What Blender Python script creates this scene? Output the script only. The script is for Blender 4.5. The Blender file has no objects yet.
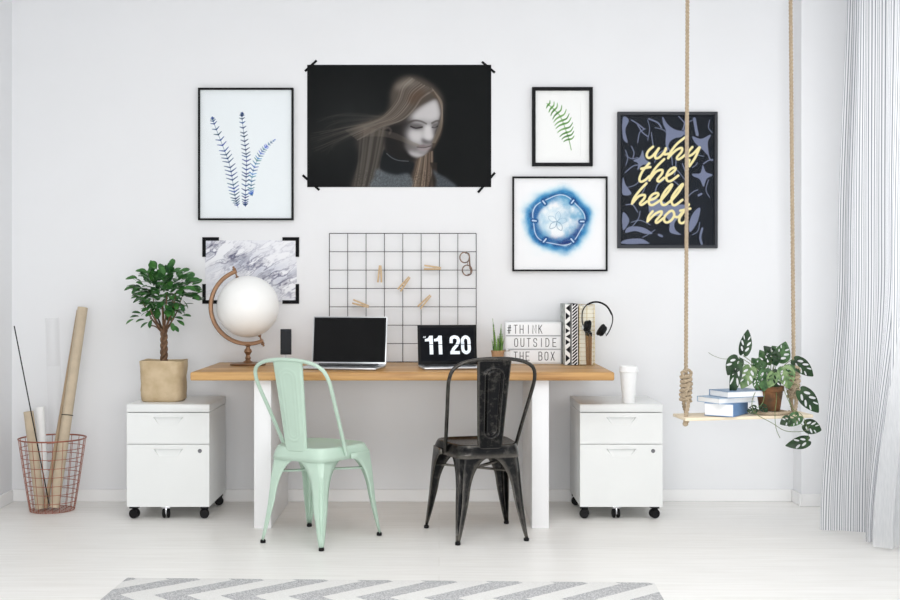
import bpy, bmesh, math, random
import numpy as np
from mathutils import Vector, Matrix, Euler
random.seed(7)
PI = math.pi
C = bpy.context.scene.collection
scene = bpy.context.scene

# ------------------------------------------------------------------ camera, world, lights
CAM_Y, CAM_Z, F = -6.43, 1.162, 1192.0
cd = bpy.data.cameras.new('camera'); cam = bpy.data.objects.new('camera', cd); C.objects.link(cam)
cam.location = (0, CAM_Y, CAM_Z); cam.rotation_euler = (PI/2, 0, 0)
cd.sensor_width = 36; cd.lens = F/900*36; cd.shift_x = 11/900; cd.shift_y = -14/900
cd.clip_start = .05; cd.clip_end = 60
scene.camera = cam
w = bpy.data.worlds.new('world'); scene.world = w; w.use_nodes = True
w.node_tree.nodes['Background'].inputs[0].default_value = (.985, .99, 1, 1)
w.node_tree.nodes['Background'].inputs[1].default_value = .65
def area(name, loc, rot, sx, sy, power, col=(1, 1, 1)):
    l = bpy.data.lights.new(name, 'AREA'); l.shape = 'RECTANGLE'; l.size = sx; l.size_y = sy
    l.energy = power; l.color = col
    o = bpy.data.objects.new(name, l); C.objects.link(o); o.location = loc; o.rotation_euler = rot
    return o
area('window_side_light', (2.75, -2.9, 1.6), (0, PI/2, 0), 2.1, 4.6, 56, (.97, .985, 1))  # daylight assumed to come in through the right-hand window
area('window_side_light', (2.5, -1.3, 1.75), (0, PI/2, 0), 1.9, 1.3, 16, (.98, .99, 1))  # extra lamp added close behind the curtain to brighten its cloth
area('low_front_fill', (0, -7.6, .95), (PI/2, 0, 0), 4.4, 1.7, 245, (1, 1, 1))  # added low fill light behind the camera, lifts the wall under the desk
area('overhead_fill', (0.3, -3.3, 2.9), (0, 0, 0), 2.6, 2.2, 74, (1, .985, .965))  # unseen fill light added overhead to brighten the floor
scene.view_settings.view_transform = 'Standard'; scene.view_settings.look = 'None'
scene.view_settings.gamma = 1; scene.view_settings.use_curve_mapping = False
scene.view_settings.exposure = -0.74
scene.cycles.max_bounces = 10
scene.cycles.diffuse_bounces = 6
scene.cycles.transparent_max_bounces = 16

# ------------------------------------------------------------------ helpers
def srgb(r, g, b):
    f = lambda v: (v/255)/12.92 if v/255 <= .04045 else ((v/255+.055)/1.055)**2.4
    return (f(r), f(g), f(b), 1)
def pt(px, py, y):                       # photo position to a place at depth y
    s = F/(y-CAM_Y)
    return Vector(((px-439)/s, y, CAM_Z+(286-py)/s))
def mat(name, col, rough=.5, metal=0, spec=.5, noise=0, nscale=30, bump=0, trans=0, coat=0, col2=None, stretch=(1, 1, 1), sss=0):
    m = bpy.data.materials.new(name); m.use_nodes = True
    nt = m.node_tree; p = nt.nodes['Principled BSDF']
    p.inputs['Base Color'].default_value = col; p.inputs['Roughness'].default_value = rough
    p.inputs['Metallic'].default_value = metal; p.inputs['Specular IOR Level'].default_value = spec
    p.inputs['Coat Weight'].default_value = coat
    if trans: p.inputs['Transmission Weight'].default_value = trans
    if noise or bump or col2:
        tc = nt.nodes.new('ShaderNodeTexCoord'); mp = nt.nodes.new('ShaderNodeMapping')
        mp.inputs['Scale'].default_value = stretch
        n = nt.nodes.new('ShaderNodeTexNoise'); n.inputs['Scale'].default_value = nscale; n.inputs['Detail'].default_value = 5
        nt.links.new(tc.outputs['Object'], mp.inputs[0]); nt.links.new(mp.outputs[0], n.inputs[0])
        if noise or col2:
            r = nt.nodes.new('ShaderNodeValToRGB')
            c2 = col2 or tuple(max(0, c*(1-noise)) for c in col[:3])+(1,)
            r.color_ramp.elements[0].color = c2; r.color_ramp.elements[1].color = col
            r.color_ramp.elements[0].position = .35; r.color_ramp.elements[1].position = .65
            nt.links.new(n.outputs[0], r.inputs[0]); nt.links.new(r.outputs[0], p.inputs['Base Color'])
        if bump:
            b = nt.nodes.new('ShaderNodeBump'); b.inputs['Strength'].default_value = bump; b.inputs['Distance'].default_value = .01
            nt.links.new(n.outputs[0], b.inputs['Height']); nt.links.new(b.outputs[0], p.inputs['Normal'])
    return m
def link(name, me, parent=None):
    o = bpy.data.objects.new(name, me); C.objects.link(o)
    if parent: o.parent = parent
    return o
def obj(name, bm, m, parent=None, smooth=True, angle=35, recalc=True):
    if recalc: bmesh.ops.recalc_face_normals(bm, faces=bm.faces)
    me = bpy.data.meshes.new(name); bm.to_mesh(me); bm.free()
    me.materials.append(m)
    if smooth:
        me.polygons.foreach_set('use_smooth', [True]*len(me.polygons))
        me.set_sharp_from_angle(angle=math.radians(angle))
    return link(name, me, parent)
def thing(name, label, cat, loc=(0, 0, 0), rotz=0, group=None):
    o = bpy.data.objects.new(name, None); C.objects.link(o); o.empty_display_size = .05
    o.location = loc; o.rotation_euler = (0, 0, rotz); o['label'] = label; o['category'] = cat
    if group: o['group'] = group
    return o
def tag(o, label, cat, group=None):
    o['label'] = label; o['category'] = cat
    if group: o['group'] = group
    return o
def struct(name, bm, m, smooth=False, parent=None):
    o = obj(name, bm, m, parent, smooth=smooth)
    if not parent: o['kind'] = 'structure'
    return o
def dup(root, loc, rotz=None, label=None, group=None):
    r = root.copy(); C.objects.link(r); r.location = loc
    if rotz is not None: r.rotation_euler = (0, 0, rotz)
    if label: r['label'] = label
    if group: r['group'] = group
    for ch in list(root.children):
        c = ch.copy(); C.objects.link(c); c.parent = r
        for g in list(ch.children):
            d = g.copy(); C.objects.link(d); d.parent = c
    return r
def nb(): return bmesh.new()
def box(bm, lo, hi, bev=0, seg=2):
    r = bmesh.ops.create_cube(bm, size=1)
    vs = r['verts']
    c = [(a+b)/2 for a, b in zip(lo, hi)]; s = [b-a for a, b in zip(lo, hi)]
    for v in vs: v.co = Vector((v.co.x*s[0]+c[0], v.co.y*s[1]+c[1], v.co.z*s[2]+c[2]))
    if bev:
        es = list({e for v in vs for e in v.link_edges})
        bmesh.ops.bevel(bm, geom=es, offset=bev, segments=seg, profile=.5, affect='EDGES')
    return bm
def lathe(bm, prof, seg=32, M=None, close=True):
    rings = []
    for r, z in prof:
        rings.append([bm.verts.new((r*math.cos(2*PI*k/seg), r*math.sin(2*PI*k/seg), z)) for k in range(seg)])
    for a, b in zip(rings, rings[1:]):
        for k in range(seg): bm.faces.new((a[k], a[(k+1) % seg], b[(k+1) % seg], b[k]))
    if close:
        if prof[0][0] > 1e-6: bm.faces.new(list(reversed(rings[0])))
        if prof[-1][0] > 1e-6: bm.faces.new(rings[-1])
    if M is not None:
        for ring in rings:
            for v in ring: v.co = M @ v.co
    return bm
def catmull(pts, n=6, closed=False):
    P = [Vector(p) for p in pts]; out = []
    N = len(P); rng = N if closed else N-1
    for i in range(rng):
        if closed: p0, p1, p2, p3 = P[i-1], P[i], P[(i+1) % N], P[(i+2) % N]
        else: p0, p1, p2, p3 = P[max(i-1, 0)], P[i], P[i+1], P[min(i+2, N-1)]
        for k in range(n):
            t = k/n
            out.append(.5*((2*p1)+(p2-p0)*t+(2*p0-5*p1+4*p2-p3)*t*t+(3*p1-p0-3*p2+p3)*t**3))
    if not closed: out.append(P[-1])
    return out
def tube(bm, pts, r, seg=8, closed=False, caps=True, flat=None):
    """r: number or list; flat=(a,b) scales the section"""
    P = [Vector(p) for p in pts]; N = len(P)
    R = r if isinstance(r, (list, tuple)) else [r]*N
    rings = []; nrm = None
    for i in range(N):
        if closed: t = (P[(i+1) % N]-P[i-1])
        else: t = P[min(i+1, N-1)]-P[max(i-1, 0)]
        t = t.normalized() if t.length > 1e-9 else Vector((0, 0, 1))
        if nrm is None:
            a = Vector((0, 1, 0)) if abs(t.y) < .9 else Vector((1, 0, 0))
            nrm = (a-t*a.dot(t)).normalized()
        else:
            nn = nrm-t*nrm.dot(t)
            if nn.length > 1e-6: nrm = nn.normalized()
        b = t.cross(nrm)
        fa, fb = flat if flat else (1, 1)
        rings.append([bm.verts.new(P[i]+R[i]*(fa*math.cos(2*PI*k/seg)*nrm+fb*math.sin(2*PI*k/seg)*b)) for k in range(seg)])
    prs = list(zip(rings, rings[1:]))
    if closed: prs.append((rings[-1], rings[0]))
    for a, b in prs:
        for k in range(seg): bm.faces.new((a[k], a[(k+1) % seg], b[(k+1) % seg], b[k]))
    if caps and not closed:
        bm.faces.new(list(reversed(rings[0]))); bm.faces.new(rings[-1])
    return bm
def ribbon(bm, pts, wd, y=0, th=.0006):
    """flat raised stroke in the XZ plane facing -Y, pts (x,z)"""
    P = [Vector(p) for p in pts]; N = len(P); L = []; Rr = []
    for i in range(N):
        if i == 0: d = P[1]-P[0]
        elif i == N-1: d = P[-1]-P[-2]
        else: d = (P[i+1]-P[i]).normalized()+(P[i]-P[i-1]).normalized()
        d = d.normalized(); n = Vector((-d.y, d.x))
        e = d*(wd*.5) if i == N-1 else (-d*(wd*.5) if i == 0 else Vector((0, 0)))
        k = 1
        if 0 < i < N-1: k = 1/max(.5, n.dot(Vector((-(P[i+1]-P[i]).normalized().y, (P[i+1]-P[i]).normalized().x))))
        L.append(P[i]+e+n*wd*.5*k); Rr.append(P[i]+e-n*wd*.5*k)
    f = [[bm.verts.new((p.x, y-th, p.y)) for p in S] for S in (L, Rr)]
    g = [[bm.verts.new((p.x, y, p.y)) for p in S] for S in (L, Rr)]
    for i in range(N-1):
        bm.faces.new((f[0][i], f[0][i+1], f[1][i+1], f[1][i]))
        bm.faces.new((f[0][i], f[0][i+1], g[0][i+1], g[0][i]))
        bm.faces.new((f[1][i], f[1][i+1], g[1][i+1], g[1][i]))
    return bm
def hexm(p, q):
    """matrix mapping z axis to q-p with origin p"""
    d = (Vector(q)-Vector(p)).normalized()
    return Matrix.Translation(p) @ d.to_track_quat('Z', 'Y').to_matrix().to_4x4()

# ------------------------------------------------------------------ printed artwork: colour grids
def to_lin(a): return np.where(a <= .04045, a/12.92, ((a+.055)/1.055)**2.4)
def vnoise(X, Y, sc, seed=0, octv=4):
    out = np.zeros_like(X); amp = 1; tot = 0
    for o in range(octv):
        rs = np.random.RandomState(seed+o*13); T = rs.rand(64, 64)
        x = X*sc*2**o; y = Y*sc*2**o; xi = np.floor(x).astype(int); yi = np.floor(y).astype(int)
        fx = x-xi; fy = y-yi; fx = fx*fx*(3-2*fx); fy = fy*fy*(3-2*fy)
        g = lambda a, b: T[a % 64, b % 64]
        v = (g(xi, yi)*(1-fx)+g(xi+1, yi)*fx)*(1-fy)+(g(xi, yi+1)*(1-fx)+g(xi+1, yi+1)*fx)*fy
        out += v*amp; tot += amp; amp *= .5
    return out/tot
class Art:
    def __init__(s, x0, y0, x1, y1, res, bg):
        s.b = (x0, y0, x1, y1); nx = int((x1-x0)*res)+1; ny = int((y1-y0)*res)+1
        s.X, s.Y = np.meshgrid(np.linspace(x0, x1, nx), np.linspace(y0, y1, ny)); s.res = res
        s.A = np.zeros(s.X.shape+(3,)); s.A[:] = np.array(bg)/255
        s.T = (0, 0, 1)
    def tf(s, pts): ox, oy, k = s.T; return [(ox+p[0]/k, oy+p[1]/k) for p in pts]
    def comp(s, m, col, alpha=1):
        m = np.clip(m*alpha, 0, 1)[..., None]; s.A = s.A*(1-m)+np.array(col)/255*m
    def blur(s, m, sig):
        k = max(1, int(sig*s.res*2.5)); x = np.arange(-k, k+1); g = np.exp(-x*x/(2*(sig*s.res)**2)); g /= g.sum()
        m = np.apply_along_axis(lambda r: np.convolve(np.pad(r, k, mode='edge'), g, 'valid'), 0, m)
        return np.apply_along_axis(lambda r: np.convolve(np.pad(r, k, mode='edge'), g, 'valid'), 1, m)
    def poly(s, pts, col, soft=.3, alpha=1, smooth=True):
        P = s.tf(pts)
        if smooth: P = [(v.x, v.y) for v in catmull([(p[0], p[1], 0) for p in P], 5, True)]
        m = np.zeros(s.X.shape, bool); n = len(P)
        for i in range(n):
            (xa, ya), (xb, yb) = P[i], P[(i+1) % n]
            if ya == yb: continue
            c = ((ya > s.Y) != (yb > s.Y)) & (s.X < (xb-xa)*(s.Y-ya)/(yb-ya)+xa)
            m ^= c
        m = m.astype(float)
        if soft: m = s.blur(m, soft)
        s.comp(m, col, alpha)
    def stroke(s, pts, wd, col, alpha=1, soft=.3, smooth=True, w2=None):
        P = s.tf(pts)
        if smooth and len(P) > 2: P = [(v.x, v.y) for v in catmull([(p[0], p[1], 0) for p in P], 6)]
        D = np.full(s.X.shape, 9e9); n = len(P)-1
        for i in range(n):
            (xa, ya), (xb, yb) = P[i], P[i+1]; dx, dy = xb-xa, yb-ya; L = dx*dx+dy*dy+1e-12
            t = np.clip(((s.X-xa)*dx+(s.Y-ya)*dy)/L, 0, 1)
            ww = wd if w2 is None else wd+(w2-wd)*(i+t)/n
            D = np.minimum(D, np.hypot(s.X-xa-t*dx, s.Y-ya-t*dy)-ww/2)
        s.comp(np.clip(.5-D/soft/1.2, 0, 1), col, alpha)
    def mesh(s, name, w_, h_, m, parent, loc=(0, 0, 0)):
        ny, nx = s.X.shape
        xs = (s.X-s.b[0])/(s.b[2]-s.b[0])-.5; zs = .5-(s.Y-s.b[1])/(s.b[3]-s.b[1])
        co = np.zeros((ny*nx, 3), np.float32); co[:, 0] = (xs*w_).ravel(); co[:, 2] = (zs*h_).ravel()
        idx = np.arange(ny*nx).reshape(ny, nx)
        f = np.stack([idx[1:, :-1], idx[1:, 1:], idx[:-1, 1:], idx[:-1, :-1]], -1).reshape(-1, 4)
        me = bpy.data.meshes.new(name)
        me.vertices.add(len(co)); me.vertices.foreach_set('co', co.ravel())
        me.loops.add(f.size); me.loops.foreach_set('vertex_index', f.ravel().astype(np.int32))
        me.polygons.add(len(f)); me.polygons.foreach_set('loop_start', np.arange(0, f.size, 4, dtype=np.int32))
        me.update(calc_edges=True)
        ca = me.color_attributes.new('print', 'FLOAT_COLOR', 'POINT')
        rgba = np.ones((ny*nx, 4), np.float32); rgba[:, :3] = to_lin(np.clip(s.A, 0, 1)).reshape(-1, 3)
        ca.data.foreach_set('color', rgba.ravel())
        me.materials.append(m); me.validate()
        o = link(name, me, parent); o.location = loc
        return o
def printmat(name, rough=.6, spec=.08):
    m = mat(name, (1, 1, 1, 1), rough, spec=spec); nt = m.node_tree
    a = nt.nodes.new('ShaderNodeAttribute'); a.attribute_name = 'print'
    nt.links.new(a.outputs['Color'], nt.nodes['Principled BSDF'].inputs['Base Color'])
    return m

# ------------------------------------------------------------------ materials
WALL = mat('wall_paint', srgb(232, 233, 235), .85, spec=.2, noise=.012, nscale=3, bump=.01)
TRIM = mat('trim_paint', srgb(238, 238, 238), .5, noise=.01, nscale=5)
WHITE = mat('white_lacquer', srgb(228, 230, 229), .3, noise=.01, nscale=8)
WHITE2 = mat('white_desk_paint', srgb(233, 233, 234), .4, noise=.01, nscale=8)
BLACK = mat('black_paint', srgb(18, 19, 21), .5, noise=.1, spec=.15)
BLACKW = mat('black_wire', srgb(22, 23, 26), .5, spec=.2, noise=.1)
RUBBER = mat('black_rubber', srgb(20, 20, 22), .55, spec=.2, noise=.2, nscale=60)
CHROME = mat('chrome', srgb(200, 200, 205), .2, metal=1, noise=.05)
ALU = mat('brushed_aluminium', srgb(205, 207, 210), .32, metal=.85, noise=.03, nscale=80)
PAPER = mat('white_paper', srgb(240, 241, 241), .7, noise=.02)
MATB = mat('mat_board', srgb(240, 241, 241), .75, noise=.01)
PRINT = printmat('art_print')
GLOSSY = printmat('glossy_print', .5, .08)
MINT = mat('mint_enamel', srgb(183, 206, 190), .33, noise=.03, nscale=12, coat=.15)
KRAFT = mat('kraft_paper', srgb(200, 184, 160), .8, noise=.12, nscale=18, bump=.05)
BAG = mat('brown_paper_bag', srgb(202, 182, 150), .75, col2=srgb(182, 160, 126), nscale=14, bump=.3)
COPPER = mat('copper_wire', srgb(168, 106, 86), .4, metal=.7, noise=.12, nscale=40)
JUTE = mat('jute_rope', srgb(188, 170, 145), .9, noise=.25, nscale=120, bump=.3)
PLY = mat('pale_pine', srgb(238, 222, 196), .6, noise=.08, nscale=9, stretch=(1, 8, 8))
TERRA = mat('rusty_terracotta', srgb(116, 76, 44), .8, col2=srgb(62, 48, 30), nscale=22, bump=.3)
SOIL = mat('soil', srgb(52, 40, 30), .95, noise=.5, nscale=90, bump=.8)
BARK = mat('bark', srgb(128, 98, 74), .85, col2=srgb(80, 58, 42), nscale=60, bump=.5, stretch=(1, 1, .3))
BRONZE = mat('bronze_wood', srgb(140, 104, 74), .35, metal=.35, noise=.2, nscale=30)
GLOBE = mat('white_globe', srgb(244, 244, 242), .4, noise=.01)
CREAM = mat('cream_paper', srgb(238, 234, 218), .7, noise=.03)
GOLD = mat('gold_wire', srgb(190, 168, 110), .35, metal=.8, noise=.05)
def leafmat(name, c1, c2, sc=8):
    m = mat(name, c1, .4, col2=c2, nscale=sc, spec=.35)
    return m
FICUS = leafmat('ficus_leaf', srgb(72, 124, 58), srgb(32, 76, 38), 22)
MONST = leafmat('monstera_leaf', srgb(38, 70, 34), srgb(15, 38, 20), 30)
MONST2 = leafmat('pale_monstera_leaf', srgb(128, 152, 104), srgb(66, 100, 56), 40)
MONST3 = leafmat('mid_monstera_leaf', srgb(82, 118, 72), srgb(30, 66, 34), 45)
STEM = mat('green_stem', srgb(104, 120, 70), .6, noise=.2)
SUCC = mat('succulent', srgb(134, 168, 86), .5, col2=srgb(78, 124, 58), nscale=40)

def glassmat(name, tint=.99, gl=.006, rough=.4):
    m = bpy.data.materials.new(name); m.use_nodes = True; nt = m.node_tree; nt.nodes.clear()
    o = nt.nodes.new('ShaderNodeOutputMaterial'); t = nt.nodes.new('ShaderNodeBsdfTransparent'); g = nt.nodes.new('ShaderNodeBsdfGlossy')
    t.inputs[0].default_value = (tint, tint, tint, 1); g.inputs['Roughness'].default_value = rough
    mx = nt.nodes.new('ShaderNodeMixShader'); mx.inputs[0].default_value = gl
    nt.links.new(t.outputs[0], mx.inputs[1]); nt.links.new(g.outputs[0], mx.inputs[2]); nt.links.new(mx.outputs[0], o.inputs[0])
    return m
GLASS = glassmat('picture_glass')
CLEAR = glassmat('clear_film', .985, .02)

def wood_mat(name, c1, c2, c3):
    m = mat(name, c1, .42); nt = m.node_tree; p = nt.nodes['Principled BSDF']
    tc = nt.nodes.new('ShaderNodeTexCoord'); mp = nt.nodes.new('ShaderNodeMapping'); mp.inputs['Scale'].default_value = (1.2, 16, 22)
    n = nt.nodes.new('ShaderNodeTexNoise'); n.inputs['Scale'].default_value = 2.2; n.inputs['Detail'].default_value = 8; n.inputs['Distortion'].default_value = .6
    r = nt.nodes.new('ShaderNodeValToRGB'); r.color_ramp.elements[0].position = .3; r.color_ramp.elements[1].position = .7
    r.color_ramp.elements[0].color = c2; r.color_ramp.elements[1].color = c1
    nt.links.new(tc.outputs['Object'], mp.inputs[0]); nt.links.new(mp.outputs[0], n.inputs[0]); nt.links.new(n.outputs[0], r.inputs[0])
    n2 = nt.nodes.new('ShaderNodeTexNoise'); n2.inputs['Scale'].default_value = 1.6
    m2 = nt.nodes.new('ShaderNodeMapping'); m2.inputs['Scale'].default_value = (.8, 9, 9)
    nt.links.new(tc.outputs['Object'], m2.inputs[0]); nt.links.new(m2.outputs[0], n2.inputs[0])
    r2 = nt.nodes.new('ShaderNodeValToRGB'); r2.color_ramp.elements[0].position = .4; r2.color_ramp.elements[1].position = .62
    r2.color_ramp.elements[0].color = (0, 0, 0, 1); r2.color_ramp.elements[1].color = (.6, .6, .6, 1)
    nt.links.new(n2.outputs[0], r2.inputs[0])
    mx = nt.nodes.new('ShaderNodeMix'); mx.data_type = 'RGBA'; mx.inputs['B'].default_value = c3
    nt.links.new(r2.outputs[0], mx.inputs['Factor']); nt.links.new(r.outputs[0], mx.inputs['A']); nt.links.new(mx.outputs['Result'], p.inputs['Base Color'])
    return m
OAK = wood_mat('oiled_oak', srgb(196, 150, 90), srgb(144, 98, 48), srgb(214, 174, 116))
PEG = mat('peg_wood', srgb(206, 178, 140), .6, noise=.12, nscale=60)

def floor_mat():
    m = mat('whitewashed_planks', srgb(241, 240, 237), .38, spec=.4); nt = m.node_tree; p = nt.nodes['Principled BSDF']
    tc = nt.nodes.new('ShaderNodeTexCoord')
    br = nt.nodes.new('ShaderNodeTexBrick'); br.inputs['Scale'].default_value = 1
    br.inputs['Brick Width'].default_value = 5.5; br.inputs['Row Height'].default_value = .165; br.inputs['Mortar Size'].default_value = .0016
    br.inputs['Color1'].default_value = srgb(241, 240, 237); br.inputs['Color2'].default_value = srgb(245, 244, 241); br.inputs['Mortar'].default_value = srgb(232, 230, 226)
    nt.links.new(tc.outputs['Object'], br.inputs[0])
    mp = nt.nodes.new('ShaderNodeMapping'); mp.inputs['Scale'].default_value = (1, 14, 1)
    n = nt.nodes.new('ShaderNodeTexNoise'); n.inputs['Scale'].default_value = 3; n.inputs['Detail'].default_value = 7
    nt.links.new(tc.outputs['Object'], mp.inputs[0]); nt.links.new(mp.outputs[0], n.inputs[0])
    r = nt.nodes.new('ShaderNodeValToRGB'); r.color_ramp.elements[0].position = .3; r.color_ramp.elements[1].position = .7
    r.color_ramp.elements[0].color = (.91, .905, .895, 1); r.color_ramp.elements[1].color = (1, 1, 1, 1)
    nt.links.new(n.outputs[0], r.inputs[0])
    mx = nt.nodes.new('ShaderNodeMix'); mx.data_type = 'RGBA'; mx.blend_type = 'MULTIPLY'; mx.inputs['Factor'].default_value = 1
    nt.links.new(br.outputs[0], mx.inputs['A']); nt.links.new(r.outputs[0], mx.inputs['B']); nt.links.new(mx.outputs['Result'], p.inputs['Base Color'])
    return m
FLOOR = floor_mat()

def black_metal():
    m = mat('worn_black_metal', srgb(30, 30, 32), .26, metal=.82); nt = m.node_tree; p = nt.nodes['Principled BSDF']
    tc = nt.nodes.new('ShaderNodeTexCoord')
    n = nt.nodes.new('ShaderNodeTexNoise'); n.inputs['Scale'].default_value = 38; n.inputs['Detail'].default_value = 9; n.inputs['Roughness'].default_value = .7
    nt.links.new(tc.outputs['Object'], n.inputs[0])
    r = nt.nodes.new('ShaderNodeValToRGB'); r.color_ramp.elements[0].position = .5; r.color_ramp.elements[1].position = .8
    r.color_ramp.elements[0].color = srgb(22, 23, 25); r.color_ramp.elements[1].color = srgb(92, 89, 84)
    nt.links.new(n.outputs[0], r.inputs[0]); nt.links.new(r.outputs[0], p.inputs['Base Color'])
    # worn lighter metal on the edges
    g = nt.nodes.new('ShaderNodeNewGeometry'); r2 = nt.nodes.new('ShaderNodeValToRGB')
    r2.color_ramp.elements[0].position = .52; r2.color_ramp.elements[1].position = .62
    nt.links.new(g.outputs['Pointiness'], r2.inputs[0])
    mx = nt.nodes.new('ShaderNodeMix'); mx.data_type = 'RGBA'; mx.inputs['B'].default_value = srgb(150, 145, 138)
    ml = nt.nodes.new('ShaderNodeMath'); ml.operation = 'MULTIPLY'; ml.inputs[1].default_value = .7
    nt.links.new(r2.outputs[0], ml.inputs[0]); nt.links.new(ml.outputs[0], mx.inputs['Factor'])
    nt.links.new(r.outputs[0], mx.inputs['A']); nt.links.new(mx.outputs['Result'], p.inputs['Base Color'])
    return m
WORN = black_metal()

# ------------------------------------------------------------------ room
XL, XR, YF, ZC = -2.304, 2.26, -6.0, 2.95
struct('floor', box(nb(), (XL-.2, YF, -.1), (XR+.2, .2, 0)), FLOOR)
struct('ceiling', box(nb(), (XL-.2, YF, ZC), (XR+.2, .2, ZC+.1)), WALL)
struct('wall_back', box(nb(), (XL-.2, 0, 0), (XR+.2, .2, ZC)), WALL)
struct('wall_left', box(nb(), (XL-.2, YF, 0), (XL, 0, ZC)), WALL)
PX = 1.912
struct('wall_pillar', box(nb(), (PX, -.141, 0), (XR, 0, ZC)), WALL)
WY0, WY1, WZ0, WZ1 = -5.3, -.62, .62, 2.62
bm = nb()
box(bm, (XR, YF, 0), (XR+.2, WY0, ZC)); box(bm, (XR, WY1, 0), (XR+.2, 0, ZC))
box(bm, (XR, WY0, 0), (XR+.2, WY1, WZ0)); box(bm, (XR, WY0, WZ1), (XR+.2, WY1, ZC))
struct('wall_right', bm, WALL)
bm = nb(); xa, xb = XR+.06, XR+.12
for y0, y1 in ((WY0, WY0+.06), (WY1-.06, WY1), (-2.22, -2.12), (-3.82, -3.72)): box(bm, (xa, y0, WZ0), (xb, y1, WZ1), .006)
for z0, z1 in ((WZ0, WZ0+.06), (WZ1-.06, WZ1)): box(bm, (xa, WY0, z0), (xb, WY1, z1), .006)
win = struct('window_1', bm, TRIM)
struct('window_glass', box(nb(), (XR+.088, WY0+.05, WZ0+.05), (XR+.092, WY1-.05, WZ1-.05)), glassmat('window_pane'), parent=win)
BH = .066
struct('baseboard_back', box(nb(), (XL, -.013, 0), (PX-.013, 0, BH), .004), TRIM)
struct('baseboard_left', box(nb(), (XL, YF, 0), (XL+.013, -.013, BH), .004), TRIM)
bm = nb(); box(bm, (PX-.013, -.154, 0), (PX, 0, BH), .004); box(bm, (PX, -.154, 0), (XR, -.141, BH), .004)
struct('baseboard_pillar', bm, TRIM)
struct('baseboard_right', box(nb(), (XR-.013, YF, 0), (XR, -.154, BH), .004), TRIM)

# ------------------------------------------------------------------ curtains
def cloth_mat(name, stripes, base, line, period=.014, tl=.35, tr=.0):
    m = bpy.data.materials.new(name); m.use_nodes = True; nt = m.node_tree; nt.nodes.clear()
    o = nt.nodes.new('ShaderNodeOutputMaterial'); d = nt.nodes.new('ShaderNodeBsdfDiffuse'); t = nt.nodes.new('ShaderNodeBsdfTranslucent')
    mx = nt.nodes.new('ShaderNodeMixShader'); mx.inputs[0].default_value = tl
    tc = nt.nodes.new('ShaderNodeUVMap')
    sp = nt.nodes.new('ShaderNodeSeparateXYZ'); nt.links.new(tc.outputs[0], sp.inputs[0])
    mu = nt.nodes.new('ShaderNodeMath'); mu.operation = 'MULTIPLY'; mu.inputs[1].default_value = 1/period
    fr = nt.nodes.new('ShaderNodeMath'); fr.operation = 'FRACT'
    pp = nt.nodes.new('ShaderNodeMath'); pp.operation = 'PINGPONG'; pp.inputs[1].default_value = .5
    nt.links.new(sp.outputs[0], mu.inputs[0]); nt.links.new(mu.outputs[0], fr.inputs[0]); nt.links.new(fr.outputs[0], pp.inputs[0])
    r = nt.nodes.new('ShaderNodeValToRGB'); r.color_ramp.elements[0].position = .12; r.color_ramp.elements[1].position = .2
    r.color_ramp.elements[0].color = line; r.color_ramp.elements[1].color = base
    nt.links.new(pp.outputs[0], r.inputs[0])
    if stripes:
        nt.links.new(r.outputs[0], d.inputs[0]); nt.links.new(r.outputs[0], t.inputs[0])
    else:
        nz = nt.nodes.new('ShaderNodeTexNoise'); nz.inputs['Scale'].default_value = 60
        r.color_ramp.elements[0].position = .3; r.color_ramp.elements[1].position = .7
        for l in list(nt.links):
            if l.to_node == r: nt.links.remove(l)
        nt.links.new(nz.outputs[0], r.inputs[0]); nt.links.new(r.outputs[0], d.inputs[0]); nt.links.new(r.outputs[0], t.inputs[0])
    nt.links.new(d.outputs[0], mx.inputs[1]); nt.links.new(t.outputs[0], mx.inputs[2])
    if tr:
        tp = nt.nodes.new('ShaderNodeBsdfTransparent'); m2 = nt.nodes.new('ShaderNodeMixShader'); m2.inputs[0].default_value = tr
        nt.links.new(mx.outputs[0], m2.inputs[1]); nt.links.new(tp.outputs[0], m2.inputs[2]); nt.links.new(m2.outputs[0], o.inputs[0])
    else: nt.links.new(mx.outputs[0], o.inputs[0])
    return m
def curtain(name, top, mid, bot, width, m, zt=2.84, zb=.012, nu=260, nv=60, pleat=.012, npl=17, hem=0):
    def res(P):
        q = catmull([(p[0], p[1], 0) for p in P], 30); L = [0]
        for a, b in zip(q, q[1:]): L.append(L[-1]+(b-a).length)
        out = []; j = 0
        for i in range(nu+1):
            s = L[-1]*i/nu
            while j < len(q)-2 and L[j+1] < s: j += 1
            out.append(q[j].lerp(q[j+1], (s-L[j])/max(1e-9, L[j+1]-L[j])))
        return out
    T, Mi, B = res(top), res(mid), res(bot)
    bm = nb(); uvl = bm.loops.layers.uv.new('uv'); grid = []
    for j in range(nv+1):
        v = j/nv; z = zb+(zt-zb)*v; row = []
        for i in range(nu+1):
            u = i/nu
            k = v/.45 if v < .45 else (v-.45)/.55
            k = k*k*(3-2*k)
            p = B[i].lerp(Mi[i], k) if v < .45 else Mi[i].lerp(T[i], k)
            a = pleat*(.45+.55*v)*math.sin(2*PI*npl*u+.6*math.sin(5*u+3*v))
            q = Vector((p.x-a*.9, p.y+a*.4, z+(hem*math.sin(u*9)*.01 if j == 0 else 0)))
            row.append(bm.verts.new(q))
        grid.append(row)
    for j in range(nv):
        for i in range(nu):
            f = bm.faces.new((grid[j][i], grid[j][i+1], grid[j+1][i+1], grid[j+1][i]))
            for l, (a, b) in zip(f.loops, ((i, j), (i+1, j), (i+1, j+1), (i, j+1))): l[uvl].uv = (a/nu*width, b/nv)
    o = obj(name, bm, m, recalc=False, angle=180)
    return o
STRIPE = cloth_mat('pinstripe_cotton', True, srgb(240, 241, 243), srgb(142, 145, 153), .019, .52)
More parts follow.
